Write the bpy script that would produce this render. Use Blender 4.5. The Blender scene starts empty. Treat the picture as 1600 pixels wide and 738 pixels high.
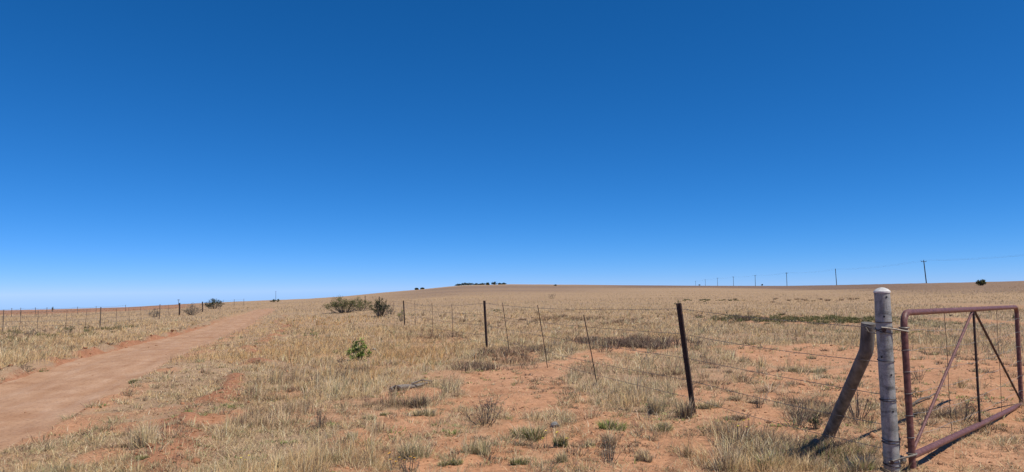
import bpy, math
import numpy as np
from mathutils import Matrix, Vector

sc = bpy.context.scene
col = sc.collection
RNG = np.random.default_rng(7)

# ------------------------------------------------------------------ camera
FPX = 1111.0                      # focal length in photo pixels (photo 1600 x 738)
PITCH = math.atan((450 - 369) / FPX)
ROLL = math.radians(0.8)
CAM = np.array([0.0, 0.0, 1.5])
_f = np.array([0, math.cos(PITCH), math.sin(PITCH)])
_u0 = np.array([0, -math.sin(PITCH), math.cos(PITCH)])
_r0 = np.array([1.0, 0, 0])
_u = math.cos(ROLL) * _u0 + math.sin(ROLL) * _r0
_r = math.cos(ROLL) * _r0 - math.sin(ROLL) * _u0
cd = bpy.data.cameras.new('camera')
cam = bpy.data.objects.new('camera', cd)
col.objects.link(cam)
cam.matrix_world = Matrix(((_r[0], _u[0], -_f[0], CAM[0]), (_r[1], _u[1], -_f[1], CAM[1]),
                           (_r[2], _u[2], -_f[2], CAM[2]), (0, 0, 0, 1)))
cd.sensor_width = 36.0
cd.lens = FPX / 1600 * 36
cd.clip_start = 0.05
cd.clip_end = 12000
sc.camera = cam

# ------------------------------------------------------------------ sky and sun
SUN_EL = math.radians(58)
SUN_ROT = math.radians(119)
w = bpy.data.worlds.new('World')
sc.world = w
w.use_nodes = True
nt = w.node_tree
bg = nt.nodes['Background']
sky = nt.nodes.new('ShaderNodeTexSky')
sky.sky_type = 'NISHITA'
sky.sun_disc = False
sky.sun_elevation = SUN_EL
sky.sun_rotation = SUN_ROT
sky.altitude = 3000
sky.air_density = 0.7
sky.dust_density = 0.0
sky.ozone_density = 8.0
# the phone's deep rendering of a clear highveld sky: one response curve per channel, the same all over the sky
sep = nt.nodes.new('ShaderNodeSeparateColor')
com = nt.nodes.new('ShaderNodeCombineColor')
nt.links.new(sky.outputs[0], sep.inputs[0])
for i, (a, g) in enumerate(((11.6, 1.62), (8.5, 0.91), (12.0, 0.84))):
    m0 = nt.nodes.new('ShaderNodeMath'); m0.operation = 'MULTIPLY'; m0.inputs[1].default_value = 0.1
    m1 = nt.nodes.new('ShaderNodeMath'); m1.operation = 'POWER'; m1.inputs[1].default_value = g
    m2 = nt.nodes.new('ShaderNodeMath'); m2.operation = 'MULTIPLY'; m2.inputs[1].default_value = a
    nt.links.new(sep.outputs[i], m0.inputs[0]); nt.links.new(m0.outputs[0], m1.inputs[0])
    nt.links.new(m1.outputs[0], m2.inputs[0]); nt.links.new(m2.outputs[0], com.inputs[i])
nt.links.new(com.outputs[0], bg.inputs[0])
bg.inputs[1].default_value = 0.1
SUN_DIR = Vector((math.sin(SUN_ROT) * math.cos(SUN_EL), math.cos(SUN_ROT) * math.cos(SUN_EL), math.sin(SUN_EL)))
ld = bpy.data.lights.new('sun', 'SUN')
ld.energy = 5.0
ld.angle = math.radians(0.53)
ld.color = (1.0, 0.93, 0.82)
sun = bpy.data.objects.new('sun', ld)
sun.rotation_euler = SUN_DIR.to_track_quat('Z', 'Y').to_euler()
sun.location = (20, -5, 30)
col.objects.link(sun)
vs = sc.view_settings
vs.view_transform = 'Standard'
vs.look = 'None'
vs.exposure = 0.0
vs.gamma = 1.0
sc.cycles.max_bounces = 6
sc.cycles.diffuse_bounces = 3
sc.cycles.transmission_bounces = 3
sc.cycles.transparent_max_bounces = 4


# ------------------------------------------------------------------ pixel -> direction
def ray(px, py):
    d = _f * FPX + _r * (px - 800) - _u * (py - 369)
    return d / np.linalg.norm(d)


def at(px, py, Y):
    """point on the photo ray at depth Y metres"""
    d = ray(px, py)
    return CAM + d * (Y / d[1])


# ------------------------------------------------------------------ noise
_T = np.random.default_rng(11).random((256, 256))


def vnoise(x, y, seed=0):
    x = np.asarray(x, float) + seed * 37.17; y = np.asarray(y, float) + seed * 91.31
    xi = np.floor(x).astype(int); yi = np.floor(y).astype(int)
    fx = x - xi; fy = y - yi
    fx = fx * fx * (3 - 2 * fx); fy = fy * fy * (3 - 2 * fy)
    x0 = xi & 255; x1 = (xi + 1) & 255; y0 = yi & 255; y1 = (yi + 1) & 255
    return (_T[x0, y0] * (1 - fx) + _T[x1, y0] * fx) * (1 - fy) + (_T[x0, y1] * (1 - fx) + _T[x1, y1] * fx) * fy


def fbm(x, y, scale, oct=4, seed=0, gain=0.5):
    s = 0; a = 1; tot = 0; f = 1.0 / scale
    for i in range(oct):
        s = s + a * vnoise(x * f, y * f, seed + i * 3)
        tot += a; a *= gain; f *= 2.03
    return s / tot


def sstep(a, b, x):
    t = np.clip((x - a) / (b - a), 0, 1)
    return t * t * (3 - 2 * t)


# ------------------------------------------------------------------ terrain
# skyline of the land in the photo and how far off each crest lies
HZ = [(-500, 487, 240), (0, 485, 250), (100, 483, 255), (200, 480, 260), (300, 474.5, 280), (400, 470, 300), (480, 467, 320),
      (540, 463, 360), (600, 457, 460), (650, 453, 560), (700, 448, 760), (725, 445.8, 850), (800, 444.3, 900), (900, 445, 980),
      (1000, 446, 1020), (1100, 446.6, 1050), (1180, 446.8, 800), (1228, 446.8, 640), (1305, 445.6, 450),
      (1400, 443.5, 360), (1449, 442.5, 325), (1500, 441.5, 310), (1600, 439, 290), (2100, 437, 280)]
_az, _el, _R = [], [], []
for px, py, R in HZ:
    d = ray(px, py)
    _az.append(math.atan2(d[0], d[1])); _el.append(math.atan2(d[2], math.hypot(d[0], d[1]))); _R.append(R)


def track_s(x, y):
    """signed metres across the dirt track, 0 on its centre line, + to the right"""
    return (x - (-4.35 - 0.295 * y) - 0.12 * np.sin(y * 0.21)) * 0.961


def half_width(y):
    return 1.2 + 0.0 * y


def ground_base(x, y):
    x = np.asarray(x, float); y = np.asarray(y, float)
    r = np.hypot(x, y); az = np.arctan2(x, y)
    R = np.interp(az, _az, _R); te = np.tan(np.interp(az, _az, _el))
    zn = -0.012 * (np.minimum(r, 40) - 7)
    zn = zn - 0.02 * np.clip(np.log1p(np.exp((x - 3.5) * 1.5)) / 1.5, 0, 4.5) * sstep(30, 12, r) * sstep(3, 6, y)
    zR = 1.5 + R * te
    t = np.clip((r - 40) / (R - 40), 0, 1)
    z = zn + (zR + 0.396) * t ** 1.2
    z = z + np.where(r > R, (te - 0.014) * (r - R), 0)
    # gentle swells, fading out towards the crest so the skyline stays as drawn
    k = sstep(0.9, 0.3, r / R)
    z = z + (fbm(x, y, 14, 2, 5) - 0.5) * 0.22 * k * sstep(6, 25, r)
    return z


def micro(x, y):
    """clods, tussock humps, little scarps: centimetres"""
    n = (fbm(x, y, 1.1, 3, 21) - 0.5) * 0.10 + (fbm(x, y, 0.22, 3, 41) - 0.5) * 0.045
    return n * sstep(120, 25, np.hypot(x, y))


def ground_z(x, y, full=True):
    s = track_s(x, y); r = np.hypot(x, y)
    z = ground_base(x, y)
    hw = half_width(y)
    wob = (fbm(x, y, 0.9, 3, 61) - 0.5) * 0.7
    inside = sstep(hw + 0.10, hw - 0.25, np.abs(s + wob * 0.5)) * sstep(98, 78, y)
    m = micro(x, y)
    # graded spill along the left edge of the track and the broken scarp right of it
    bank = np.exp(-((s + hw + 0.28) / 0.22) ** 2) * 0.17 * sstep(0.35, 0.7, fbm(x, y, 0.8, 3, 71))
    rut = np.exp(-((s - hw - 1.75 - (fbm(x, y, 3.0, 2, 77) - .5) * 1.2) / 0.25) ** 2) * 0.10 * sstep(0.48, 0.68, fbm(x, y, 1.0, 3, 73))
    z = z + (m + bank + rut) * (1 - inside) - 0.16 * inside
    if full:
        # little ledge between the stay and the gatepost, scoured below it
        z = z - 0.13 * np.exp(-((y - 6.05 - 0.1 * np.sin(x * 9)) / 0.16) ** 2) * sstep(2.2, 2.5, x) * sstep(3.1, 2.9, x)
    return z


def track_z(x, y):
    s = track_s(x, y); hw = half_width(y)
    z = ground_base(x, y) - 0.035
    z = z - 0.03 * np.exp(-((np.abs(s) - 0.72) / 0.24) ** 2) + (fbm(x, y, 1.4, 3, 81) - .5) * 0.05 + (fbm(x, y, 0.16, 3, 83) - .5) * 0.02
    return z - 0.20 * sstep(hw + 0.05, hw + 0.5, np.abs(s))


def gz(x, y):
    return float(ground_z(np.array([x]), np.array([y]))[0])


def hit(px, py):
    """where the photo ray meets the ground"""
    d = ray(px, py)
    t = np.geomspace(3, 1500, 4000)
    p = CAM[None] + d[None] * t[:, None]
    g = ground_base(p[:, 0], p[:, 1])
    k = np.argmax(p[:, 2] < g)
    if k == 0: return hit(px, py + 0.5)
    p = p[k]
    return np.array([p[0], p[1], gz(p[0], p[1])])


# ------------------------------------------------------------------ cover map (how much plant cover, 0..1)
def cover(x, y):
    r = np.hypot(x, y)
    s = track_s(x, y); hw = half_width(y)
    wx = x + (fbm(x, y, 3.0, 3, 101) - .5) * 3.0; wy = y + (fbm(x, y, 3.0, 3, 103) - .5) * 5.0
    xb = np.interp(wy, [3, 5.9, 8.9, 12.1, 14, 17.4, 20.5, 22], [-2.1, -1.5, -1.2, -1.0, 0.1, 1.9, 5.0, 9.0])
    bare = sstep(-0.35, 0.5, wx - xb) * sstep(21.5, 18.5, wy) * sstep(26, 18, r)
    n1 = fbm(x, y, 1.3, 3, 111)
    n2 = fbm(x, y, 5.0, 3, 113)
    c = 0.95 - 0.40 * sstep(0.62, 0.75, n1) * sstep(60, 25, r)
    cb = 0.06 + 0.62 * sstep(0.52, 0.68, fbm(x, y, 0.7, 3, 115) * 0.5 + n2 * 0.5)
    c = c * (1 - bare) + cb * bare
    # straw stand between the fence droppers and the near iron post
    for cx, cy, rx, ry, v in PATCH:
        q = ((x - cx) / rx) ** 2 + ((y - cy) / ry) ** 2
        k = sstep(1.25, 0.55, q + (n1 - .5) * 0.9)
        c = c * (1 - k) + v * k
    # verge next to the track is thin, scarp is bare
    k = np.where(s > 0, sstep(hw + 0.9, hw + 0.05, s), sstep(hw + 0.5, hw + 0.05, -s)) * sstep(0.35, 0.6, fbm(x, y, 1.0, 3, 119))
    c = c * (1 - 0.75 * k)
    k = np.exp(-((s - hw - 1.75 - (fbm(x, y, 3.0, 2, 77) - .5) * 1.2) / 0.35) ** 2) * sstep(0.48, 0.64, fbm(x, y, 1.0, 3, 73))
    c = c * (1 - 0.7 * k)
    inside = sstep(hw + 0.15, hw - 0.2, np.abs(s + (fbm(x, y, 0.9, 3, 61) - .5) * .35)) * sstep(98, 78, y)
    return np.clip(c * (1 - inside), 0, 1)


PATCH = []
def patch(px, py, wpx, dpx, v):
    a = hit(px, py); b = hit(px, py - dpx / 2); c_ = hit(px, py + dpx / 2)
    PATCH.append((a[0], a[1], wpx / 2 / FPX * a[1], max(0.3, (b[1] - c_[1]) / 2), v))
for a in [(965, 600, 170, 80, .78), (1020, 566, 170, 40, .7), (725, 655, 140, 60, .58), (640, 700, 90, 50, .5), (830, 690, 140, 30, .45),
          (1190, 705, 240, 75, .95), (1330, 718, 160, 50, .85), (1350, 665, 90, 40, .55), (1130, 560, 160, 40, .75), (860, 655, 90, 30, .6),
          (1500, 680, 200, 110, .42), (1450, 660, 120, 60, .5), (1560, 560, 80, 60, .5), (1480, 520, 220, 40, .6), (1580, 660, 60, 40, .35),
          (1000, 536, 150, 22, .25), (1235, 500, 240, 16, .2), (930, 533, 70, 14, .3), (800, 556, 90, 24, .35), (690, 530, 100, 14, .5),
          # bare
          (800, 590, 160, 40, .02), (930, 565, 60, 20, .02), (870, 620, 90, 30, .06), (640, 655, 120, 25, .04), (1250, 595, 110, 50, .0),
          (1090, 690, 90, 50, .02), (960, 690, 150, 40, .06), (1120, 640, 90, 40, .05), (1190, 655, 80, 40, .08), (640, 618, 100, 26, .1), (1220, 560, 120, 24, .1), (1010, 655, 70, 20, .3), (980, 715, 160, 40, .04), (1500, 575, 90, 60, .1), (1560, 715, 70, 30, .15), (1300, 545, 90, 16, .1),
          (215, 665, 90, 30, .12), (30, 685, 110, 70, .1), (150, 715, 60, 26, .2), (1600, 480, 130, 30, .02), (1560, 505, 90, 20, .1), (1090, 625, 60, 30, .1),
          (350, 650, 60, 26, .2), (545, 685, 70, 30, .1), (760, 625, 120, 20, .05), (900, 700, 70, 24, .06)]:
    patch(*a)


# ------------------------------------------------------------------ mesh helpers
class MB:
    def __init__(self):
        self.v = []; self.f = []; self.n = 0; self.c = []

    def add(self, v, f, c=None):
        v = np.asarray(v, float)
        self.v.append(v); self.f += [tuple(int(i) + self.n for i in q) for q in f]; self.n += len(v)
        if c is not None: self.c.append(np.broadcast_to(np.asarray(c, float), (len(v), 3)))

    def tube(self, pts, rad, sides=10, caps=True):
        pts = np.asarray(pts, float); n = len(pts)
        rad = np.broadcast_to(np.asarray(rad, float), (n,))
        tan = np.gradient(pts, axis=0)
        tan /= np.linalg.norm(tan, axis=1)[:, None] + 1e-12
        ref = np.array([0.0, 0, 1]) if abs(tan[0, 2]) < 0.9 else np.array([1.0, 0, 0])
        a = np.cross(ref, tan[0]); a /= np.linalg.norm(a)
        th = np.arange(sides) / sides * 2 * math.pi
        vs_ = []
        for i in range(n):
            a = a - tan[i] * a.dot(tan[i]); a /= np.linalg.norm(a)
            b = np.cross(tan[i], a)
            vs_.append(pts[i] + rad[i] * (np.cos(th)[:, None] * a + np.sin(th)[:, None] * b))
        f = []
        for i in range(n - 1):
            for j in range(sides):
                k = (j + 1) % sides
                f.append((i * sides + j, i * sides + k, (i + 1) * sides + k, (i + 1) * sides + j))
        if caps:
            f.append(tuple(range(sides))[::-1]); f.append(tuple((n - 1) * sides + j for j in range(sides)))
        self.add(np.concatenate(vs_), f)
        return self

    def box(self, lo, hi):
        lo = np.asarray(lo); hi = np.asarray(hi)
        v = [[(lo, hi)[i][0], (lo, hi)[j][1], (lo, hi)[k][2]] for k in (0, 1) for j in (0, 1) for i in (0, 1)]
        self.add(v, [(0, 2, 3, 1), (4, 5, 7, 6), (0, 1, 5, 4), (2, 6, 7, 3), (0, 4, 6, 2), (1, 3, 7, 5)])
        return self

    def build(self, name, mat, parent=None, smooth=True):
        me = bpy.data.meshes.new(name)
        v = np.concatenate(self.v)
        me.from_pydata(v.tolist(), [], self.f)
        if self.c:
            ca = me.attributes.new('col', 'FLOAT_COLOR', 'POINT')
            cc = np.concatenate(self.c)
            ca.data.foreach_set('color', np.c_[cc, np.ones(len(cc))].astype(np.float32).ravel())
        if smooth:
            me.shade_smooth(); me.set_sharp_from_angle(angle=0.85)
        me.materials.append(mat)
        return link(name, me, parent)


def link(name, me, parent=None):
    o = bpy.data.objects.new(name, me)
    col.objects.link(o)
    if parent is not None:
        o.parent = parent
        o.matrix_parent_inverse = parent.matrix_basis.inverted()
    return o


def raw_mesh(name, v, tris, mat, colors=None, quads=None, smooth=False):
    """fast mesh from big arrays: tris (n,3) and quads (m,4)"""
    me = bpy.data.meshes.new(name)
    v = np.asarray(v, np.float32)
    me.vertices.add(len(v)); me.vertices.foreach_set('co', v.ravel())
    li = []; start = []; pos = 0
    if quads is not None and len(quads):
        li.append(np.asarray(quads, np.int32).ravel()); start.append(pos + 4 * np.arange(len(quads))); pos += 4 * len(quads)
    if tris is not None and len(tris):
        li.append(np.asarray(tris, np.int32).ravel()); start.append(pos + 3 * np.arange(len(tris))); pos += 3 * len(tris)
    li = np.concatenate(li); start = np.concatenate(start).astype(np.int32)
    me.loops.add(len(li)); me.loops.foreach_set('vertex_index', li)
    me.polygons.add(len(start)); me.polygons.foreach_set('loop_start', start)
    if colors is not None:
        ca = me.attributes.new('col', 'FLOAT_COLOR', 'POINT')
        ca.data.foreach_set('color', np.c_[colors, np.ones(len(colors))].astype(np.float32).ravel())
    me.update(calc_edges=True)
    me.validate()
    if smooth: me.shade_smooth()
    me.materials.append(mat)
    return me


def empty(name, loc):
    o = bpy.data.objects.new(name, None)
    o.empty_display_size = 0.2
    col.objects.link(o)
    o.location = [float(c) for c in loc]
    return o


def tag(o, label=None, cat=None, group=None, kind=None):
    if label: o['label'] = label
    if cat: o['category'] = cat
    if group: o['group'] = group
    if kind: o['kind'] = kind
    return o


# ------------------------------------------------------------------ materials
def new_mat(name):
    m = bpy.data.materials.new(name); m.use_nodes = True
    return m, m.node_tree, m.node_tree.nodes['Principled BSDF']


def node(t, kind, **kw):
    n = t.nodes.new(kind)
    for k, v in kw.items():
        if k in ('operation', 'blend_type', 'data_type', 'attribute_name', 'interpolation', 'noise_dimensions', 'feature', 'clamp_factor'): setattr(n, k, v)
        else: n.inputs[k].default_value = v
    return n


def noise(t, vec, scale, detail=4, rough=0.55):
    n = node(t, 'ShaderNodeTexNoise', Scale=scale, Detail=detail, Roughness=rough)
    if vec is not None: t.links.new(vec, n.inputs['Vector'])
    return n.outputs['Fac']


def ramp(t, fac, stops):
    n = t.nodes.new('ShaderNodeValToRGB')
    cr = n.color_ramp
    while len(cr.elements) < len(stops): cr.elements.new(0.5)
    for e, (p, c) in zip(cr.elements, stops):
        e.position = p; e.color = (*c, 1) if len(c) == 3 else c
    t.links.new(fac, n.inputs[0])
    return n.outputs['Color']


def mix(t, fac, a, b, mode='MIX'):
    n = t.nodes.new('ShaderNodeMix'); n.data_type = 'RGBA'; n.blend_type = mode
    for sock, v in ((n.inputs[0], fac), (n.inputs[6], a), (n.inputs[7], b)):
        if isinstance(v, (int, float)): sock.default_value = v
        elif isinstance(v, tuple): sock.default_value = (*v, 1)
        else: t.links.new(v, sock)
    return n.outputs[2]


def math_(t, op, a, b=None):
    n = t.nodes.new('ShaderNodeMath'); n.operation = op
    for s, v in ((n.inputs[0], a), (n.inputs[1], b)):
        if v is None: continue
        if isinstance(v, (int, float)): s.default_value = v
        else: t.links.new(v, s)
    return n.outputs[0]


def bump(t, h, strength, dist, bs):
    n = node(t, 'ShaderNodeBump', Strength=strength, Distance=dist)
    t.links.new(h, n.inputs['Height']); t.links.new(n.outputs[0], bs.inputs['Normal'])


def pos(t):
    return t.nodes.new('ShaderNodeNewGeometry').outputs['Position']


def soil_mat():
    m, t, bs = new_mat('red_soil')
    p = pos(t)
    a = node(t, 'ShaderNodeAttribute', attribute_name='col').outputs['Color']       # regional soil colour
    c = node(t, 'ShaderNodeAttribute', attribute_name='cover').outputs['Fac']
    n1 = noise(t, p, 2.2, 6, 0.62); n2 = noise(t, p, 17, 5, 0.65); n3 = noise(t, p, 90, 3, 0.6)
    v = ramp(t, n1, [(0.3, (0.80, 0.76, 0.72)), (0.52, (1, 1, 1)), (0.72, (1.16, 1.18, 1.22))])
    base = mix(t, 1.0, a, v, 'MULTIPLY')
    v2 = ramp(t, n2, [(0.33, (0.66, 0.62, 0.60)), (0.5, (1, 1, 1)), (0.7, (1.14, 1.14, 1.14))])
    base = mix(t, 0.8, base, v2, 'MULTIPLY')
    lit = ramp(t, n3, [(0.3, (0.17, 0.12, 0.075)), (0.5, (0.34, 0.25, 0.16)), (0.72, (0.47, 0.37, 0.25))])
    f = math_(t, 'ADD', c, math_(t, 'MULTIPLY', math_(t, 'SUBTRACT', n2, 0.5), 1.1))
    f = ramp(t, f, [(0.40, (0, 0, 0)), (0.85, (1, 1, 1))])
    f2 = math_(t, 'MULTIPLY', f, 0.72)
    base = mix(t, f2, base, lit)
    t.links.new(base, bs.inputs['Base Color'])
    bs.inputs['Roughness'].default_value = 0.95
    bs.inputs['Specular IOR Level'].default_value = 0.12
    h = math_(t, 'ADD', n2, math_(t, 'MULTIPLY', n3, 0.5))
    bump(t, h, 0.55, 0.035, bs)
    return m


def track_mat():
    m, t, bs = new_mat('packed_track_earth')
    p = pos(t)
    mr = t.nodes.new('ShaderNodeMapping'); mr.inputs['Rotation'].default_value = (0, 0, -math.atan(0.295))
    mp = t.nodes.new('ShaderNodeMapping'); mp.inputs['Scale'].default_value = (1.0, 0.13, 1)
    t.links.new(p, mr.inputs['Vector']); t.links.new(mr.outputs[0], mp.inputs['Vector'])
    ns = noise(t, mp.outputs[0], 4.5, 5, 0.6)
    n1 = noise(t, p, 1.3, 5, 0.6); n2 = noise(t, p, 24, 5, 0.65)
    c = ramp(t, ns, [(0.3, (0.375, 0.215, 0.122)), (0.5, (0.415, 0.25, 0.15)), (0.7, (0.455, 0.292, 0.19))])
    v = ramp(t, n1, [(0.3, (0.82, 0.76, 0.72)), (0.55, (1, 1, 1)), (0.75, (1.08, 1.1, 1.12))])
    c = mix(t, 1.0, c, v, 'MULTIPLY')
    v2 = ramp(t, n2, [(0.3, (0.52, 0.47, 0.45)), (0.45, (1, 1, 1)), (0.75, (1.14, 1.14, 1.14))])
    c = mix(t, 0.95, c, v2, 'MULTIPLY')
    t.links.new(c, bs.inputs['Base Color'])
    bs.inputs['Roughness'].default_value = 0.93
    bs.inputs['Specular IOR Level'].default_value = 0.15
    bump(t, math_(t, 'ADD', n2, n1), 0.45, 0.03, bs)
    return m


def blade_mat(name, trans=0.25, up=0.0):
    m, t, bs = new_mat(name)
    a = node(t, 'ShaderNodeAttribute', attribute_name='col').outputs['Color']
    t.nodes.remove(bs)
    d = t.nodes.new('ShaderNodeBsdfDiffuse'); tr = t.nodes.new('ShaderNodeBsdfTranslucent')
    mx = t.nodes.new('ShaderNodeMixShader'); mx.inputs[0].default_value = trans
    t.links.new(a, d.inputs[0]); t.links.new(a, tr.inputs[0])
    if up > 0:
        gn = t.nodes.new('ShaderNodeNewGeometry')
        va = t.nodes.new('ShaderNodeVectorMath'); va.operation = 'ADD'; va.inputs[1].default_value = (0, 0, up)
        vn = t.nodes.new('ShaderNodeVectorMath'); vn.operation = 'NORMALIZE'
        t.links.new(gn.outputs['Normal'], va.inputs[0]); t.links.new(va.outputs[0], vn.inputs[0]); t.links.new(vn.outputs[0], d.inputs['Normal'])
    t.links.new(d.outputs[0], mx.inputs[1]); t.links.new(tr.outputs[0], mx.inputs[2])
    t.links.new(mx.outputs[0], t.nodes['Material Output'].inputs[0])
    return m


def simple_mat(name, stops, scale=20, rough=0.7, metal=0.0, bumps=0.3, stretch=None, detail=5):
    m, t, bs = new_mat(name)
    co = t.nodes.new('ShaderNodeTexCoord').outputs['Object']
    if stretch:
        mp = t.nodes.new('ShaderNodeMapping'); mp.inputs['Scale'].default_value = stretch
        t.links.new(co, mp.inputs[0]); co = mp.outputs[0]
    n = noise(t, co, scale, detail, 0.6)
    c = ramp(t, n, stops)
    t.links.new(c, bs.inputs['Base Color'])
    bs.inputs['Roughness'].default_value = rough; bs.inputs['Metallic'].default_value = metal
    if bumps: bump(t, n, bumps, 0.01, bs)
    return m


M = {}
M['soil'] = soil_mat()
M['track'] = track_mat()
M['blade'] = blade_mat('dry_blades', 0.25, 0.8)
M['leaf'] = blade_mat('leaves', 0.2, 0.5)
M['rust'] = simple_mat('maroon_rust_pipe', [(0.3, (0.075, 0.028, 0.022)), (0.5, (0.135, 0.052, 0.042)), (0.62, (0.17, 0.075, 0.062)), (0.74, (0.26, 0.15, 0.12))], 34, 0.55, 0.0, 0.25)
M['iron'] = simple_mat('dark_rusty_iron', [(0.3, (0.016, 0.011, 0.010)), (0.55, (0.045, 0.024, 0.018)), (0.75, (0.10, 0.045, 0.028))], 30, 0.75, 0.0, 0.4)
M['wire'] = simple_mat('dull_wire', [(0.3, (0.10, 0.085, 0.075)), (0.7, (0.24, 0.21, 0.19))], 30, 0.6, 0.3, 0)
M['gatewire'] = simple_mat('bright_wire', [(0.3, (0.20, 0.185, 0.17)), (0.7, (0.40, 0.38, 0.35))], 30, 0.5, 0.4, 0)
M['bolt'] = simple_mat('worn_steel', [(0.3, (0.13, 0.11, 0.09)), (0.7, (0.30, 0.265, 0.22))], 40, 0.5, 0.3, 0)
M['stone'] = simple_mat('grey_stone', [(0.3, (0.12, 0.115, 0.11)), (0.7, (0.30, 0.29, 0.27))], 14, 0.9, 0, 0.5)
M['deadwood'] = simple_mat('bleached_wood', [(0.3, (0.06, 0.048, 0.04)), (0.45, (0.16, 0.135, 0.115)), (0.7, (0.27, 0.235, 0.20))], 45, 0.9, 0, 0.7, (.35, .8, 2))
M['bark'] = simple_mat('twig_bark', [(0.3, (0.06, 0.045, 0.035)), (0.7, (0.17, 0.14, 0.115))], 20, 0.9, 0, 0)
M['pole'] = simple_mat('pole_timber', [(0.3, (0.03, 0.028, 0.027)), (0.7, (0.075, 0.068, 0.06))], 3, 0.9, 0, 0)
M['pale_post'] = simple_mat('weathered_wood_post', [(0.3, (0.09, 0.065, 0.05)), (0.7, (0.18, 0.135, 0.10))], 6, 0.9, 0, 0)
M['dark'] = simple_mat('dark_hole', [(0.3, (0.008, 0.008, 0.008)), (0.7, (0.012, 0.012, 0.012))], 9, 0.9, 0, 0)


def galv_mat(name, tone, cap=False):
    m, t, bs = new_mat(name)
    co = t.nodes.new('ShaderNodeTexCoord').outputs['Object']
    mp = t.nodes.new('ShaderNodeMapping'); mp.inputs['Scale'].default_value = (1, 1, 2.6)
    t.links.new(co, mp.inputs[0])
    mp2 = t.nodes.new('ShaderNodeMapping'); mp2.inputs['Scale'].default_value = (1, 1, 0.25)
    t.links.new(co, mp2.inputs[0])
    n1 = noise(t, mp.outputs[0], 9, 6, 0.65); n2 = noise(t, mp2.outputs[0], 26, 4, 0.6); n3 = noise(t, co, 120, 3, 0.6)
    k = tone
    c = ramp(t, n1, [(0.32, (0.17 * k, 0.175 * k, 0.17 * k)), (0.45, (0.37 * k, 0.38 * k, 0.365 * k)), (0.7, (0.52 * k, 0.52 * k, 0.49 * k))])
    v = ramp(t, n2, [(0.36, (0.55, 0.54, 0.53)), (0.52, (1, 1, 1))])
    c = mix(t, 0.75, c, v, 'MULTIPLY')
    v = ramp(t, n3, [(0.32, (0.5, 0.48, 0.46)), (0.45, (1, 1, 1)), (0.72, (1.25, 1.25, 1.25))])
    c = mix(t, 0.6, c, v, 'MULTIPLY')
    t.links.new(c, bs.inputs['Base Color'])
    bs.inputs['Roughness'].default_value = 0.62; bs.inputs['Metallic'].default_value = 0.15
    bump(t, math_(t, 'ADD', n1, n3), 0.2, 0.006, bs)
    return m
M['post'] = galv_mat('weathered_grey_post', 0.72)
M['stay'] = simple_mat('grey_brown_stay', [(0.3, (0.06, 0.055, 0.052)), (0.5, (0.15, 0.135, 0.12)), (0.72, (0.26, 0.235, 0.21))], 14, 0.8, 0.0, 0.4, (1, 1, 0.5))
M['cap'] = simple_mat('pale_cap', [(0.3, (0.42, 0.41, 0.39)), (0.7, (0.70, 0.69, 0.66))], 30, 0.8, 0, 0.3)

# ------------------------------------------------------------------ ground sheet (polar grid round the viewer, fine near, out past the crests)
NA, NR = 510, 420
A0, A1 = math.radians(-50), math.radians(50)
rings = np.concatenate([[0.4, 1.2, 2.0, 2.6], np.geomspace(3.0, 60, 310), np.geomspace(61.5, 5000, NR - 314)])
front = np.linspace(A0, A1, NA)
back = np.linspace(A1, A0 + 2 * math.pi, 44)[1:-1]
ang = np.concatenate([front, back])
RR, AA = np.meshgrid(rings, ang, indexing='ij')
GX, GY = RR * np.sin(AA), RR * np.cos(AA)
gx, gy = GX.ravel(), GY.ravel()
gzv = ground_z(gx, gy)
na = len(ang)
ii, jj = np.meshgrid(np.arange(len(rings) - 1), np.arange(na), indexing='ij')
k2 = (jj + 1) % na
quads = np.stack([ii * na + jj, (ii + 1) * na + jj, (ii + 1) * na + k2, ii * na + k2], -1).reshape(-1, 4)[:, ::-1]
verts = np.c_[gx, gy, gzv]
cen = len(verts)
verts = np.r_[verts, [[0, 0, gz(0, 0.01)]]]
tris = np.stack([np.arange(na), (np.arange(na) + 1) % na, np.full(na, cen)], -1)[:, ::-1]


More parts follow.
